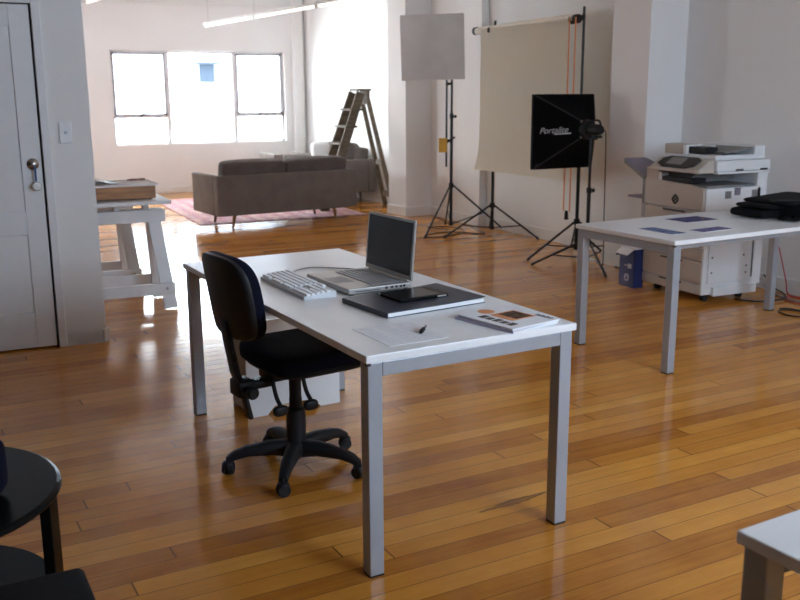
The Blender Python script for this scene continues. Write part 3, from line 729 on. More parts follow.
for x, y in ((-.38, -.18), (.31, -.18), (-.38, .18), (.31, .18)): MB().cyl((x, y, 0), (x, y, .009), .012).build('foot', 'rubber', cr)
gs = MB(); gs.grid(lambda u, v: (.60 + .38 * u, 6.68 + .22 * v, 0.882 + .030 * math.sin(PI * u) ** 2), 16, 2)
bmesh.ops.solidify(gs.bm, geom=gs.bm.faces[:], thickness=.0015)
tag(gs.build('curled_sheet', 'greenpaper', None, 50), 'pale grey-green curled sheet lying on the crate lid', 'sheet')
br = thing('brush', 'small red-brown handled brush lying at the back of the crate lid', 'brush', (1.115, 6.93, .8875), rad(10))
MB().superq((0, 0, 0), (.10, .018, .013), .8, .8, 16, 10).build('handle', 'redbrown', br, 60)
MB().box((.045, -.012, -.006), (.085, .012, .006), .002).build('bristles', 'darkleg', br)

# ------------------------------------------------------------------ lounge corner
tag(MB().box((2.45, 10.72, .001), (4.55, 13.55, .010), .002).build('rug', 'rug'), 'red and purple patterned rug, window glare mixed into its colours, under the brown-grey sofa', 'rug')

def sofa(name, label, loc, rz, w, d, seatn, fab='sofa', leg='oak', legs_front='darkleg', high_back=True):
    """origin at the floor below the back's middle; the seat looks along +Y"""
    s = thing(name, label, 'sofa', loc, rz)
    lz = .155; at = .09; hb = .605
    MB().box((-w / 2, 0, lz), (w / 2, .12, hb), .018, 3).build('back', fab, s, 40)
    for sx in (-1, 1):
        x0, x1 = (sx * w / 2, sx * (w / 2 - at)); MB().box((min(x0, x1), .118, lz), (max(x0, x1), d, hb - .004), .018, 3).build('arm', fab, s, 40)
    MB().box((-w / 2 + at, .12, lz), (w / 2 - at, d - .03, .32), .012).build('seat_base', fab, s, 40)
    cw = (w - 2 * at) / seatn
    for k in range(seatn):
        cx = -w / 2 + at + cw * (k + .5)
        MB().superq((cx, .12 + (d - .12) / 2 + .03, .385), (cw - .006, d - .16, .15), .35, .18, 32, 12).build('seat_cushion', fab, s, 60)
        if not high_back: continue
        m = Matrix.Translation((cx, .155, .545)) @ Matrix.Rotation(rad(9), 4, 'X')
        MB().superq((0, 0, 0), (cw - .004, .19, .43), .18, .4, 36, 16, mtx=m, fn=lambda p: Vector((p.x, p.y, p.z - .05 * p.x * p.x))).build('back_cushion', 'sofa_dark', s, 60)
    for sx in (-1, 1):
        for y, mm in ((.13, leg), (d - .10, legs_front)):
            MB().cyl((sx * (w / 2 - .22), y, 0), (sx * (w / 2 - .25), y, lz + .01), .013, .024, 14).build('leg', mm, s, 40)
    return s
# nearer sofa: its back is towards the camera
sofa('sofa', 'nearer brown-grey two-seat sofa seen from behind, on slim wooden legs', (3.40, 10.26, 0), rad(7.5), 1.77, .78, 2)
sofa('sofa', 'far grey sofa along the right wall behind the ladder, white cushion on it', (5.165, 12.665, 0), rad(92.4), 1.52, .80, 2, 'sofa', 'darkleg')
sofa('armchair', 'grey armchair near the far window, only its back top showing over the nearer sofa', (4.52, 13.46, 0), rad(0), .60, .74, 1, 'sofa', 'darkleg', high_back=False)['category'] = 'armchair'
pc = thing('cushion', 'white scatter cushion on the far sofa, left of the ladder', 'cushion', (4.87, 12.98, .462), rad(15), 'cushions on the far sofa')
MB().superq((0, 0, .17), (.42, .15, .35), .4, .5, 32, 16, mtx=Matrix.Rotation(rad(-14), 4, 'X')).build('pillow', 'whitefab', pc, 60)
pc2 = thing('cushion', 'charcoal scatter cushion at the right end of the far sofa', 'cushion', (4.90, 12.16, .462), rad(-12), 'cushions on the far sofa')
MB().superq((0, 0, .18), (.34, .14, .36), .6, .6, 32, 16, mtx=Matrix.Rotation(rad(-10), 4, 'X')).build('pillow', 'sofa_dark', pc2, 60)

ld = thing('stepladder', 'brown weathered wooden stepladder standing open behind the sofa by the right wall', 'ladder', (0, 0, 0))
tp = Vector((4.775, 11.42, 1.515)); ff = [Vector((4.17, 11.24, 0)), Vector((4.17, 11.62, 0))]; rf = [Vector((5.185, 11.30, 0)), Vector((5.205, 11.62, 0))]
tf = [tp + Vector((-.05, -.13, -.02)), tp + Vector((-.05, .13, -.02))]; tr = [tp + Vector((.06, -.10, -.10)), tp + Vector((.06, .10, -.10))]
for a, b_ in zip(ff, tf): MB().bar(a, b_, .036, .115, up=(1, 0, .4), bev=.003).build('front_rail', 'ladder', ld)
for a, b_ in zip(rf, tr): MB().bar(a, b_, .034, .055, up=(1, 0, .3), bev=.003).build('rear_rail', 'ladder', ld)
for k in range(6):
    f_ = (k + 1) / 7; a = ff[0].lerp(tf[0], f_); b_ = ff[1].lerp(tf[1], f_)
    MB().box((a.x - .085, a.y - .05, a.z - .014), (a.x + .085, b_.y + .05, a.z + .014), .003).build('step', 'ladder', ld)
MB().box((tp.x - .09, tp.y - .15, tp.z), (tp.x + .09, tp.y + .15, tp.z + .028), .004).build('top_step', 'ladder', ld)
MB().bar((tp.x + .06, tp.y - .13, tp.z - .085), (tp.x + .06, tp.y + .13, tp.z - .085), .03, .17).build('rear_board', 'ladder', ld)
for f_ in (.12, .42):
    a = rf[0].lerp(tr[0], f_); b_ = rf[1].lerp(tr[1], f_); MB().bar(a, b_, .022, .075, bev=.002).build('rear_crossbar', 'ladder', ld)

# ------------------------------------------------------------------ studio stands
def foot_third(a, b, side):
    m = (a + b) / 2; d = b - a; n = Vector((-d.y, d.x, 0)).normalized() * side; return m + n * d.length * math.sqrt(3) / 2
def stand(name, label, c, angles, r, hub, top, poles=None, group='black tripod studio stands', low=.06):
    s = thing(name, label, 'stand', (c[0], c[1], 0), 0, group)
    MB().cyl((0, 0, low), (0, 0, top * .62), .0165).build('lower_pole', 'blackmetal', s, 40)
    MB().cyl((0, 0, top * .60), (0, 0, top), .012).build('upper_pole', 'blackmetal', s, 40)
    cl = MB().lathe([(.017, hub - .03), (.026, hub - .03), (.028, hub), (.026, hub + .025), (.017, hub + .025)], n=20).build('leg_collar', 'black', s, 40)
    MB().lathe([(.013, top * .60 - .02), (.022, top * .60 - .02), (.022, top * .60 + .025), (.013, top * .60 + .03)], n=18).build('clamp_collar', 'black', s, 40)
    MB().cyl((.02, 0, top * .60), (.05, .01, top * .60), .009).ball((.053, .011, top * .60), .014, (1, 1, 1.3), 10).build('clamp_knob', 'black', s, 40)
    MB().lathe([(.017, low), (.023, low), (.023, low + .04), (.017, low + .04)], n=18).build('brace_collar', 'black', s, 40)
    for a in angles:
        d = Vector((math.cos(rad(a)), math.sin(rad(a)), 0)); A = d * .022 + Vector((0, 0, hub)); B = d * r + Vector((0, 0, .012))
        l = MB().cyl(A, B, .0105, .0095, 12).build('leg', 'blackmetal', s, 40)
        MB().cyl(B - (B - A).normalized() * .02, d * (r + .006) + Vector((0, 0, .003)), .013, .010, 12).build('rubber_foot', 'rubber', l, 40)
        MB().cyl(d * .02 + Vector((0, 0, low + .02)), A.lerp(B, .62), .006, .006, 8).build('brace', 'blackmetal', s, 40)
    return s
FW = Vector((.4226, .9063, 0)); RT = Vector((.9063, -.4226, 0))
cA = Vector((4.83, 9.02, 0))
def ang(c, p): return math.degrees(math.atan2(p[1] - c[1], p[0] - c[0]))
sA = stand('light_stand', 'tall black tripod stand carrying the white square softbox', cA, (ang(cA, (4.328, 8.677)), ang(cA, (5.33, 8.82)), 68), .58, .50, 2.06)
px = RT * -.055
MB().cyl(px + Vector((0, 0, .70)), px + Vector((0, 0, 1.86)), .011).build('boom_pole', 'blackmetal', sA, 40)
for z in (.98, 1.58): MB().bar(px + Vector((0, 0, z)), Vector((0, 0, z)), .026, .03, bev=.003).build('boom_clamp', 'black', sA)
yb = thing('battery_pack', 'yellow plastic pack hanging on the white softbox stand', 'battery pack', tuple(cA + RT * -.085 - FW * .045 + Vector((0, 0, .86))), rad(-25))
MB().box((-.055, -.026, 0), (.035, .026, .15), .008).build('case', 'yellow', yb)
MB().tube(curve_pts([(.03, 0, .10), (.07, .01, .13), (.12, .012, .16)]), .010).build('clip', 'black', yb, 50)

def softbox(root, ctr, nrm, size, depth, shell, front, off=(0, 0), roll=0.0, recess=.035, rim_mat=None):
    """square softbox; ctr is the middle of the open front, nrm the way the front faces"""
    n = Vector(nrm).normalized(); u = Vector((0, 0, 1)); x = n.cross(u).normalized(); u = x.cross(n)
    q = Quaternion(n, roll); x = q @ x; u = q @ u; ctr = Vector(ctr); h = size / 2; ap = ctr - n * depth + x * off[0] + u * off[1]
    F = [ctr + x * a * h + u * b * h for a, b in ((-1, -1), (1, -1), (1, 1), (-1, 1))]; rr = .075
    K = [ap + x * a * rr + u * b * rr for a, b in ((-1, -1), (1, -1), (1, 1), (-1, 1))]
    panels = []
    for i in range(4):
        j = (i + 1) % 4; b = MB()
        def fn(s, t, i=i, j=j):
            a = F[i].lerp(K[i], t); c = F[j].lerp(K[j], t); p = a.lerp(c, s)
            return p + (ap - ctr).normalized() * (-.0) + ((ctr.lerp(ap, t) - p) * .06 * math.sin(PI * s) * math.sin(PI * t))
        b.grid(fn, 8, 8); bmesh.ops.solidify(b.bm, geom=b.bm.faces[:], thickness=.003)
        panels.append(b.build('shell_panel', shell, root, 40))
    for i in range(4): MB().tube([F[i], F[i].lerp(K[i], .5) + (F[i] - ctr).normalized() * .004, K[i]], .0045).build('rod_seam', shell if rim_mat is None else rim_mat, root, 60)
    fr = MB()
    for i in range(4):
        j = (i + 1) % 4; fr.quadplate([F[i] + n * recess, F[j] + n * recess, F[j], F[i]], .004)
    fr.build('front_lip', shell, root)
    d = MB(); d.grid(lambda s, t: F[0].lerp(F[1], s).lerp(F[3].lerp(F[2], s), t) + n * (.002 + recess * .55 + .012 * math.sin(PI * s) * math.sin(PI * t)), 12, 12)
    bmesh.ops.solidify(d.bm, geom=d.bm.faces[:], thickness=.002)
    d.build('front_diffuser', front, root, 60)
    MB().cyl(ap + n * .01, ap - n * .03, .085, .075, 28).build('mounting_ring', 'black', root, 40)
    return x, u, n, ap, F, K
bA = thing('softbox', 'large white softbox seen from the front, high on its black stand', 'softbox')
ctrA = cA + RT * -.21 - FW * .12 + Vector((0, 0, 1.95))
sx_, su_, sn_, apA, _, _ = softbox(bA, ctrA, -FW + RT * -.10 + Vector((0, 0, -.03)), .66, .30, 'softwhite', 'softwhite', (.12, .03), rad(1.2), .012)
hd = thing('flash_head', 'black flash head hidden behind the white softbox', 'flash head')
MB().cyl(apA - sn_ * .03, apA - sn_ * .22, .055, .05, 24).build('housing', 'black', hd, 40)
MB().bar(apA - sn_ * .10, Vector((cA.x, cA.y, 2.06)), .03, .03).build('tilt_bracket', 'black', hd)

# backdrop system
cB = Vector((5.07, 8.54, 0)); cD = Vector((5.095, 7.06, 0))
stand('backdrop_stand', 'left tripod stand holding up the cream paper backdrop roll', cB, (ang(cB, (4.552, 8.562)), ang(cB, (5.349, 8.002)), 62), .56, .32, 2.20)
stand('backdrop_stand', 'right tripod stand of the backdrop, its pole beside the orange chain', cD, (ang(cD, (4.562, 7.049)), -61, 59), .53, .32, 2.22)
bd = thing('paper_backdrop', 'cream paper backdrop hanging from a roll between two black stands', 'backdrop')
xr = 5.03; zr = 2.115
rl = MB().cyl((xr, 7.12, zr + .012), (xr, 8.84, zr - .004), .036, n=28).build('paper_roll', 'roll', bd, 40)
MB().cyl((xr, 7.03, zr + .013), (xr, 8.90, zr - .005), .018, n=16).build('core_tube', 'black', rl, 40)
def sheetfn(s, t):
    y = 7.15 + s * (8.70 - 7.15); z = zr - t * (zr - .70 + (0.012 * s))
    f = max(0, (t - .72) / .28); x = xr - .036 - .040 * f * f - .006 * math.sin(9 * s + 5 * t) * t
    y += (s - .5) * .06 * f * f + .0 * f * f
    return (x, y, z)
b = MB(); b.grid(sheetfn, 24, 36); bmesh.ops.solidify(b.bm, geom=b.bm.faces[:], thickness=.0015); b.build('paper_sheet', 'roll', bd, 60)
for y in (8.86, 7.075):
    MB().cyl((xr, y - .022, zr), (xr, y + .022, zr), .040, n=24).build('end_cap', 'black', bd, 40)
for (y, cc) in ((8.54, cB), (7.06, cD)):
    MB().bar((cc.x, y, zr + .03), (xr, y, zr - .03), .035, .03, bev=.004).lathe([(.0, 0), (.03, 0), (.03, .03), (0, .03)], n=18, mtx=Matrix.Translation((xr - .02, y + .012, zr - .01)) @ Matrix.Rotation(PI / 2, 4, 'X')).build('roll_hook', 'black', bd, 40)
MB().lathe([(.020, -.012), (.042, -.012), (.036, 0), (.042, .012), (.020, .012)], n=24, mtx=Matrix.Translation((xr, 7.135, zr)) @ Matrix.Rotation(PI / 2, 4, 'X')).build('chain_wheel', 'black', bd, 40)
ch = MB()
for x_, y_ in ((xr - .042, 7.125), (xr - .050, 7.02)):
    k = 0; z = zr
    while z > .42: ch.ball((x_, y_, z), .0075, (1, 1, 1.25), 6); z -= .0185
o = ch.build('pull_chain', 'chain', bd, 60)
MB().cyl((xr - .046, 7.072, .345), (xr - .046, 7.072, .425), .020, .014, 14).build('chain_weight', 'black', bd, 40)

# black softbox on its own stand, seen from behind
cE = Vector((4.85, 6.56, 0))
stand('light_stand', 'black tripod stand under the black softbox, nearest the copier', cE, (ang(cE, (4.477, 6.811)), ang(cE, (4.70, 6.06)), 28), .47, .235, 1.10)
a = (RT * -.45 + FW * .89).normalized()
bE = thing('softbox', 'black softbox with white lettering seen from behind, in front of the cream backdrop', 'softbox')
H = cE + RT * .03 + Vector((0, 0, 1.175)); apx = H + a * .10
ex, eu, en, eap, eF, eK = softbox(bE, apx + a * .34 + Vector((0, 0, -.03)), a, .64, .34, 'blackfab', 'softwhite', (0, .03), 0, .03, 'seam')
# lettering lies on the shell panel that faces the camera: corners F[3],F[0] -> K[0],K[3] or F[1],F[2]
side = min(((1, 2), (3, 0)), key=lambda ij: ((eF[ij[0]] + eF[ij[1]]) / 2 - Vector((0, 0, 1.4))).dot(RT))
i, j = side; lo, hi = (i, j) if eF[i].z < eF[j].z else (j, i)
Pm = lambda s, t: (eF[lo].lerp(eK[lo], t)).lerp(eF[hi].lerp(eK[hi], t), s)
xd = (Pm(.5, 1) - Pm(.5, 0)).normalized(); yd = (eF[hi] - eF[lo]).normalized(); zd = xd.cross(yd).normalized(); yd = zd.cross(xd)
def lettering(body, size, origin, shear, parent, m, name, flip=1):
    cu = bpy.data.curves.new(name, 'FONT'); cu.body = body; cu.size = size; cu.shear = shear; cu.extrude = .0006; cu.align_x = 'LEFT'
    ob = bpy.data.objects.new(name + '_tmp', cu); C.objects.link(ob); bpy.context.view_layer.update()
    me = bpy.data.meshes.new_from_object(ob.evaluated_get(bpy.context.evaluated_depsgraph_get())); bpy.data.objects.remove(ob)
    M4 = Matrix(((xd.x, yd.x, zd.x, origin.x), (xd.y, yd.y, zd.y, origin.y), (xd.z, yd.z, zd.z, origin.z), (0, 0, 0, 1)))
    me.transform(M4); me.materials.clear(); me.materials.append(M[m]); o = bpy.data.objects.new(name, me); C.objects.link(o); o.parent = parent; return o
up_off = zd * .004
lettering('Portalite', .074, Pm(.47, .13) + up_off, .42, bE, 'whiteink', 'lettering')
o_ = Pm(.445, .13) + up_off + xd * .135
MB().quadplate([o_, o_ + xd * .150, o_ + xd * .153 + yd * .011, o_ + xd * .003 + yd * .011], .001).build('lettering_underline', 'whiteink', bE)
fh = thing('flash_head', 'black flash head with a handle on the back of the black softbox', 'flash head')
MB().cyl(H + a * .09, H - a * .06, .046, .044, 24).cyl(H - a * .06, H - a * .08, .044, .036, 24).build('housing', 'black', fh, 40)
MB().tube(curve_pts([H + a * .04 + Vector((0, 0, .045)), H + a * .02 + Vector((0, 0, .074)), H - a * .05 + Vector((0, 0, .074)), H - a * .075 + Vector((0, 0, .035))]), .009).build('handle', 'black', fh, 60)
MB().box((-.02, -.02, -.085), (.02, .02, -.045), .004, mtx=Matrix.Translation(H)).cyl(H + Vector((0, 0, -.06)) - RT * .02, H + Vector((0, 0, -.06)) + RT * .06, .012).build('tilt_bracket', 'black', fh, 40)
MB().box((-.001, -.03, -.012), (.003, .03, .012), mtx=Matrix.Translation(H + RT * .056) @ Matrix.Rotation(math.atan2(RT.y, RT.x), 4, 'Z')).build('label_strip', 'palelabel', fh)
e0 = H - a * .12
tag(MB().tube(curve_pts([e0, e0 + Vector((.02, 0, -.05)), e0 + Vector((.03, 0, -.4)), e0 + Vector((.045, .01, -.8)), (4.98, 6.50, .012), (5.05, 6.66, .008), (5.2, 6.5, .008), (5.02, 6.38, .008), (5.20, 6.30, .008), (5.36, 6.05, .008)]), .0045).build('power_cable', 'cable_black', None, 60), 'black power cable dropping from the flash head to a coil on the floor', 'cable')
tag(MB().tube(curve_pts([(4.78, 8.98, .02), (4.70, 9.35, .006), (4.92, 9.28, .006), (4.98, 8.98, .006), (4.72, 8.72, .006), (4.42, 8.62, .006), (4.40, 8.80, .006), (4.75, 8.92, .006), (5.02, 8.62, .006), (5.09, 8.90, .006), (5.10, 9.10, .04)]), .005).build('power_cable', 'cable_black', None, 60), 'black cable looped on the floor under the white softbox stand', 'cable')
so = thing('power_outlet', 'small white power outlet low on the wall behind the black softbox stand', 'outlet', (W(6.95) - .022, 6.95, .10))
MB().box((-.03, -.045, -.04), (.004, .045, .045), .004).build('plate', 'switch', so)
MB().box((-.045, -.02, -.018), (-.029, .02, .018), .004).build('plug', 'whiteplastic', so)

# ------------------------------------------------------------------ copier
cp = thing('copier', 'big beige and white office copier with side trays behind the print desk', 'copier', (4.69, 4.99, 0), rad(0))
dX, wY = .530, .64
MB().box((.012, .006, .058), (dX, wY - .006, .66), .004).build('cabinet', 'whiteplastic', cp)
zs = [.06, .14, .30, .40, .50, .655]
for z0, z1 in zip(zs, zs[1:]):
    dr = MB().box((-.002, .004, z0 + .004), (.014, wY - .004, z1 - .004), .004).build('drawer', 'beige', cp)
    if z1 - z0 > .08: MB().box((-.004, .20, z1 - .022), (.0, .44, z1 - .010), .001).build('drawer_pull', 'groove', dr)
MB().box((.055, -.006, .14), (.455, .006, .48), .003).build('side_panel', 'whiteplastic', cp)
MB().box((.10, -.022, .048), (dX - .02, .008, .115), .004).build('side_skid', 'whiteplastic', cp)
for x, z in ((.085, .445), (.085, .33), (.085, .22), (.38, .445), (.41, .25), (.41, .20), (.38, .33)): MB().cyl((x, -.0085, z), (x, -.004, z), .007, n=12).build('screw', 'groove', cp)
for x in (.11, .30): MB().box((x, -.010, .475), (x + .09, .004, .490), .003).build('hinge', 'groove', cp)
MB().box((.468, -.004, .16), (.478, .004, .60)).build('cable_gap', 'greytray', cp)
MB().box((.0, .0, .663), (dX - .02, wY, .820), .008, 3).build('upper_body', 'whiteplastic', cp)
MB().prism([(0.02, .663), (wY - .0, .663), (wY - .0, .845), (wY - .12, .850), (.16, .838), (.02, .818)], -.012, .006, 'X', .004).build('front_cover', 'beige', cp)
m = Matrix.Translation((-.013, .30, .722)) @ Matrix.Rotation(-PI / 2, 4, 'Y')
lg = MB(); ringp = [(.026 * math.cos(t * PI / 12) * (1 + .10 * math.cos(4 * t * PI / 12)), .026 * math.sin(t * PI / 12) * (1 + .10 * math.cos(4 * t * PI / 12)), 0) for t in range(24)]
lg.tube([m @ Vector(p) for p in ringp], .0075, closed=True); lg.box((-.010, -.010, 0), (.010, .010, .004), .002, mtx=m @ Matrix.Rotation(rad(20), 4, 'Z')); lg.build('round_emblem', 'groove', cp, 60)
for x, z, mm in ((.17, .775, 'greytray'), (.255, .795, 'mauve'), (.42, .775, 'greytray')): MB().box((x, -.003, z - .03), (x + .055, .003, z + .022)).build('vent_patch', mm, cp)
# output tray in the gap, rear post and scanner
MB().box((.03, .03, .821), (dX - .06, wY - .07, .836), .003).build('output_tray', 'greytray', cp)
MB().box((-.004, .16, .842), (.14, wY - .14, .880), .006).build('exit_roller_bar', 'black', cp)
MB().prism([(.0, .84), (dX - .08, .85), (dX - .08, .915), (.1, .915)], .22, wY - .04, 'Y').build('gap_liner', 'greytray', cp)
MB().box((-.006, wY - .14, .815), (.10, wY, .935), .006).build('left_post', 'beige', cp)
MB().box((-.008, wY - .175, .815), (.06, wY - .14, .905), .004).build('left_post_edge', 'whiteplastic', cp)
MB().box((dX - .06, .0, .10), (dX + .035, wY, .930), .008).build('rear_post', 'whiteplastic', cp)
MB().box((.08, -.012, .918), (dX + .035, .04, .934), .004).build('scanner_shelf', 'whiteplastic', cp)
MB().box((.07, -.012, .935), (dX + .040, wY - .09, 1.012), .010, 3).build('scanner', 'whiteplastic', cp)
MB().prism([(-.07, .925), (.14, .925), (.14, 1.016), (.03, 1.014), (-.07, .948)], .02, wY - .11, 'Y', .006).build('control_console', 'beige', cp)
tilt = Matrix.Translation((-.018, .28, .988)) @ Matrix.Rotation(rad(-33), 4, 'Y')
pn_ = MB().prism([(-.062, -.12), (-.03, -.19), (.045, -.19), (.062, -.15), (.062, .13), (.03, .19), (-.03, .19), (-.062, .12)], -.002, .010, 'Z', .003)
bmesh.ops.transform(pn_.bm, matrix=tilt, verts=pn_.bm.verts); pn_ = pn_.build('control_panel', 'groove', cp)
MB().box((-.035, -.06, .009), (.045, .10, .0115), .001, mtx=tilt).build('touchscreen', 'greytray', pn_)
for x in (.24, .47): MB().box((x, -.016, .938), (x + .07, -.010, .950), .002).build('clip', 'groove', cp)
MB().box((.08, .02, 1.014), (dX + .01, wY - .10, 1.046), .006).build('feeder_base', 'whiteplastic', cp)
MB().box((.07, wY - .30, 1.040), (.22, wY - .10, 1.112), .010).build('feeder_head', 'beige', cp)
MB().box((.07, wY - .335, 1.040), (.21, wY - .298, 1.108), .003).build('feeder_lip', 'whiteplastic', cp)
MB().box((.09, .14, 1.050), (.21, wY - .335, 1.098), .004).build('feeder_mouth', 'black', cp)
ft = Matrix.Translation((.34, .28, 1.078)) @ Matrix.Rotation(rad(-6), 4, 'Y')
MB().box((-.16, -.24, -.006), (.14, .24, .006), .003, mtx=ft).build('feeder_tray', 'greytray', cp)
MB().box((-.15, .02, .008), (.0, .22, .022), .003, mtx=ft).build('feeder_guide', 'whiteplastic', cp)
MB().box((dX - .09, .02, 1.040), (dX + .01, wY - .1, 1.108), .008).build('feeder_end', 'whiteplastic', cp)
# fold-out trays on the far side
MB().quadplate([(-.02, wY + .005, .862), (.32, wY + .005, .862), (.19, wY + .26, .975), (-.02, wY + .26, .975)], .008).build('bypass_tray', 'mauve', cp)
MB().bar((-.015, wY + .25, .962), (-.015, wY + .01, .85), .012, .022).build('tray_arm', 'greytray', cp)
MB().box((.0, wY - .002, .66), (.09, wY + .045, .87), .004).build('tray_bracket', 'greytray', cp)
MB().box((-.01, wY + .0, .690), (.12, wY + .20, .705), .003).build('catch_tray', 'mauve', cp)
for x, y in ((.10, .07), (.10, wY - .07), (dX - .10, .07), (dX - .10, wY - .07)):
    MB().cyl((x, y - .018, .024), (x, y + .018, .024), .024, n=18).box((x - .016, y - .016, .03), (x + .016, y + .016, .06)).build('castor', 'rubber', cp, 40)

bx = thing('cardboard_box', 'open dark blue cardboard box with a paper ream beside the copier', 'box', (4.615, 5.638, 0), rad(-3))
w, d, h = -.03, .185, .30
MB().box((0, 0, 0), (w + .12, .004, h)).box((0, d - .004, 0), (w + .12, d, h)).box((0, 0, 0), (.004, d, h)).box((w + .116, 0, 0), (w + .12, d, h)).box((0, 0, 0), (w + .12, d, .004)).build('carton', 'bluebox', bx)
MB().quadplate([(0, d, h), (.10, d, h), (.10, d + .055, h - .075), (0, d + .055, h - .075)], .003).build('side_flap', 'bluebox', bx)
MB().box((.006, .006, .01), (w + .112, d - .006, h + .018), .002).build('paper_ream', 'paper', bx)
fl_ = MB().quadplate([(0, .006, h), (0, d - .01, h), (-.055, d - .02, h - .040), (-.055, .012, h - .040)], .003).build('front_flap', 'paper', bx)
m = Matrix.Translation((-.001, d * .45, .075)) @ Matrix.Rotation(-PI / 2, 4, 'Y')
MB().cyl(m @ Vector((0, 0, 0)), m @ Vector((0, 0, .002)), .030, n=24).build('round_emblem', 'palelabel', bx)
MB().prism([(d * .45 - .018, .060), (d * .45 + .018, .060), (d * .45, .098)], -.0042, -.003, 'X').build('emblem_mark', 'bluebox', bx)
MB().box((-.0022, .055, .165), (0, .12, .172)).box((-.0022, .03, .15), (0, .075, .185)).build('printed_label', 'ink', bx)

# ------------------------------------------------------------------ prints and bag on the copier desk
def print_sheet(loc, rz, sx, sy, m, label):
    p = thing('photo_print', label, 'print', loc, rz, 'photo prints on the copier desk')
    MB().box((-sx / 2, -sy / 2, .0002), (sx / 2, sy / 2, .0014)).build('sheet', 'paper', p)
    MB().box((-sx / 2 + .008, -sy / 2 + .008, .0013), (sx / 2 - .008, sy / 2 - .008, .0017)).build('picture', m, p)
print_sheet((3.505, 4.055, HT), rad(3), .125, .275, 'print_blue', 'narrow blue print nearest the left edge of the copier desk')
print_sheet((3.785, 3.975, HT), rad(8), .265, .115, 'print_violet', 'violet print near the front edge of the copier desk')
print_sheet((3.985, 4.352, HT), rad(4), .285, .195, 'print_yellow', 'blue and yellow print furthest back on the copier desk')
bg = thing('shoulder_bag', 'black fabric shoulder bag lying on the copier desk at the right', 'bag', (4.53, 4.13, HT), rad(8))
MB().box((-.06, -.17, .004), (.30, .10, .102), .026, 4).build('body', 'blackfab', bg, 60)
MB().superq((.09, .05, .108), (.46, .36, .028), .5, .14, 40, 8, mtx=Matrix.Rotation(rad(-2), 4, 'Y')).build('flap', 'blackfab', bg, 60)
MB().superq((.0, .10, .080), (.42, .26, .030), .5, .14, 40, 8).build('laptop_pocket', 'blackfab', bg, 60)
MB().superq((.02, .14, .034), (.46, .26, .062), .5, .14, 40, 8).build('lower_pocket', 'blackfab', bg, 60)
MB().tube(curve_pts([(-.17, .0, .120), (-.10, -.08, .122), (-.02, -.13, .118)]), .006).build('zip', 'black', bg, 60)
st_ = MB(); pts = curve_pts([(-.04, -.10, .03), (-.10, -.13, .012), (-.15, -.10, .022), (-.11, -.05, .014), (-.04, -.06, .02)])
for p, q in zip(pts, pts[1:]): st_.bar(p, q, .034, .012)
st_.build('strap', 'blackfab', bg)

# cables on the floor at the right
tag(MB().tube(curve_pts([(5.262, 5.05, .62), (5.30, 4.98, .60), (5.36, 4.93, .36), (5.42, 4.90, .12), (5.44, 4.88, .02), (5.46, 4.70, .006), (5.40, 4.60, .006), (5.30, 4.70, .006), (5.38, 4.86, .006), (5.48, 4.80, .006), (5.46, 4.45, .006)]), .0045).build('network_cable', 'cable_red', None, 60), 'thin red cable hanging behind the copier desk and looping on the floor', 'cable')
tag(MB().tube(curve_pts([(5.44, 5.20, .16), (5.43, 5.12, .05), (5.42, 5.0, .008), (5.36, 4.80, .007), (5.40, 4.55, .007)]), .006).build('power_cable', 'cable_grey', None, 60), 'grey cable running along the right wall behind the copier desk', 'cable')
tag(MB().tube(curve_pts([(5.47, 5.16, .12), (5.47, 5.06, .04), (5.455, 4.95, .017), (5.30, 4.80, .017), (5.12, 4.84, .008), (5.02, 4.96, .008), (5.06, 5.0, .008)]), .006).build('power_cable', 'cable_black', None, 60), 'black cable on the floor between copier and right wall', 'cable')
cb = MB().tube([(5.05 + .085 * math.cos(t * PI / 16), 4.47 + .11 * math.sin(t * PI / 16), .006 + .0115 * (t > 30) * (t - 30) / 10) for t in range(42)], .0055)
tag(cb.build('cable_coil', 'cable_black', None, 60), 'small black cable loop on the floor right of the copier desk leg', 'cable')

# ------------------------------------------------------------------ black things at the lower left
rt = thing('side_table', 'round glossy black two-tier side table at the lower left', 'table', (-.206, 2.506, 0))
R0 = .37
MB().lathe([(0, .478), (R0 - .012, .478), (R0 - .003, .482), (R0, .489), (R0 - .003, .496), (R0 - .012, .50), (0, .50)], n=72).build('tabletop', 'glossblack', rt, 12)
MB().lathe([(0, .18), (R0 - .035, .18), (R0 - .03, .19), (R0 - .035, .20), (0, .20)], n=72).build('lower_shelf', 'glossblack', rt, 30)
for k in range(4):
    a_ = rad(-23 + 90 * k); c, s = math.cos(a_), math.sin(a_); r = R0 - .018
    MB().box((-.014, -.030, 0), (.014, .030, .482), .003, mtx=Matrix.Translation((c * r, s * r, 0)) @ Matrix.Rotation(a_, 4, 'Z')).build('leg', 'glossblack', rt)
nbag = thing('handbag', 'dark navy bag standing on the round black table, cut by the left edge', 'bag', (-.105, 2.435, .50), rad(-22))
MB().superq((0, 0, .078), (.27, .13, .152), .35, .4, 32, 16).build('body', 'navy', nbag, 60)
MB().tube(curve_pts([(-.07, -.03, .15), (-.06, -.03, .20), (0, -.03, .215), (.06, -.03, .20), (.07, -.03, .15)]), .007).build('handle', 'navy', nbag, 60)
stl = thing('stool', 'black square padded stool, one corner showing at the lower left edge', 'stool', (-.042, 1.868, 0), rad(3))
MB().box((-.22, -.21, .33), (.22, .21, .432), .018, 3).build('seat_pad', 'blackfab', stl, 40)
MB().box((-.20, -.19, .28), (.20, .19, .331), .003).build('seat_frame', 'glossblack', stl)
for x in (-.18, .18):
    for y in (-.17, .17): MB().box((x - .018, y - .018, 0), (x + .018, y + .018, .30), .002).build('leg', 'glossblack', stl)

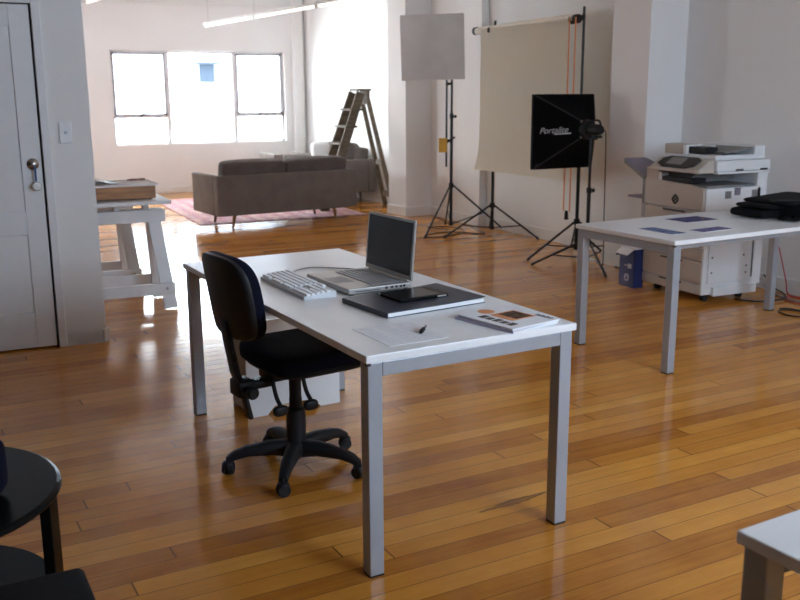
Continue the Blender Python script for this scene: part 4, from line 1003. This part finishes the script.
# ------------------------------------------------------------------ pendant strip lamp
def strip_lamp(a, b_, label):
    a, b_ = Vector(a), Vector(b_); d = (b_ - a); L = d.length; d.normalize()
    t = thing('pendant_lamp', label, 'lamp', tuple(a), math.atan2(d.y, d.x), 'pendant strip lamps')
    n = 3; sl = L / n
    for k in range(n):
        hs = MB().prism([(-.042, .0), (.042, .0), (.030, .030), (-.030, .030)], k * sl + .004, (k + 1) * sl - .004, 'X').build('housing', 'lamp_body', t)
        MB().cyl((k * sl + .05, 0, -.016), ((k + 1) * sl - .05, 0, -.016), .014, n=14).build('tube', 'tube', hs, 40)
        for x in (k * sl + .03, (k + 1) * sl - .03): MB().box((x - .018, -.016, -.034), (x + .018, .016, .002), .003).build('tube_holder', 'lamp_body', hs)
    for k in range(n + 1):
        x = min(max(k * sl, .12), L - .12); MB().cyl((x, 0, .036), (x, 0, CEIL - a.z), .0022, n=6).build('suspension_wire', 'steel', t)
    return t
strip_lamp((3.30, 13.50, 2.435), (3.92, 8.36, 2.435), 'long white strip lamp hanging in front of the far window')
strip_lamp((1.365, 10.70, 2.45), (1.95, 5.98 + .6, 2.45), 'second strip lamp, only its bright end showing above the trestle table')

# ------------------------------------------------------------------ daylight, camera, view
wd = bpy.data.worlds.new('overcast_sky'); bpy.context.scene.world = wd; wd.use_nodes = True
nt = wd.node_tree; bgn = nt.nodes['Background']
tc = nt.nodes.new('ShaderNodeTexCoord'); sp_ = nt.nodes.new('ShaderNodeSeparateXYZ'); nt.links.new(tc.outputs['Generated'], sp_.inputs[0])
rp = nt.nodes.new('ShaderNodeValToRGB'); mr = nt.nodes.new('ShaderNodeMapRange'); mr.inputs['From Min'].default_value = -1; mr.inputs['From Max'].default_value = 1
nt.links.new(sp_.outputs['Y'], mr.inputs['Value']); nt.links.new(mr.outputs[0], rp.inputs['Fac'])
rp.color_ramp.elements[0].position = .3; rp.color_ramp.elements[0].color = (.42, .50, .62, 1)      # bluer, dimmer sky behind the camera
rp.color_ramp.elements[1].position = .7; rp.color_ramp.elements[1].color = (0.83, 0.87, 0.91, 1)      # bright cloud beyond the far window
nt.links.new(rp.outputs['Color'], bgn.inputs['Color']); bgn.inputs['Strength'].default_value = 30.0
def portal(name, x0, x1, z0, z1, y, facing):
    l = bpy.data.lights.new(name, 'AREA'); l.shape = 'RECTANGLE'; l.size = x1 - x0; l.size_y = z1 - z0; l.cycles.is_portal = True
    o = bpy.data.objects.new(name, l); C.objects.link(o); o.location = ((x0 + x1) / 2, y, (z0 + z1) / 2)
    o.rotation_euler = (rad(-90) if facing < 0 else rad(90), 0, 0); return o
portal('daylight_far', WIN[0], WIN[1], WIN[2], WIN[3], YF + .22, -1)
for i, (xa_, xb_, za_, zb_) in enumerate(REARW): portal('daylight_rear', xa_, xb_, za_, zb_, YB - .19, 1)

l = bpy.data.lights.new('added_window_daylight', 'AREA'); l.shape = 'RECTANGLE'; l.size = LW[1] - LW[0]; l.size_y = LW[3] - LW[2]; l.cycles.is_portal = True  # sky portal of the added side window
o = bpy.data.objects.new('added_window_daylight', l); C.objects.link(o); o.location = (-1.43, (LW[0] + LW[1]) / 2, (LW[2] + LW[3]) / 2); o.rotation_euler = (rad(90), 0, rad(-90))

cam = bpy.data.cameras.new('camera'); co = bpy.data.objects.new('camera', cam); C.objects.link(co)
cam.sensor_width = 36.0; cam.lens = 932.8 / 800 * 36.0; cam.clip_start = .05
pit, rol, yaw = .2182, -.0055, rad(25)
def rz_(v): return Vector((math.cos(yaw) * v[0] + math.sin(yaw) * v[1], -math.sin(yaw) * v[0] + math.cos(yaw) * v[1], v[2]))
fw = rz_((0, math.cos(pit), -math.sin(pit))); up0 = rz_((0, math.sin(pit), math.cos(pit))); r0 = rz_((1, 0, 0))
Rv = r0 * math.cos(rol) + up0 * math.sin(rol); Uv = -r0 * math.sin(rol) + up0 * math.cos(rol)
co.matrix_world = Matrix(((Rv.x, Uv.x, -fw.x, 0), (Rv.y, Uv.y, -fw.y, 0), (Rv.z, Uv.z, -fw.z, 1.4845), (0, 0, 0, 1)))
cam.dof.use_dof = True; cam.dof.focus_distance = 3.3; cam.dof.aperture_fstop = 5.6
S = bpy.context.scene; S.camera = co
S.view_settings.view_transform = 'Standard'; S.view_settings.look = 'None'; S.view_settings.gamma = 1.0
S.view_settings.use_curve_mapping = False; S.view_settings.exposure = 0.18
S.cycles.max_bounces = 12; S.cycles.diffuse_bounces = 6; S.cycles.use_denoising = True
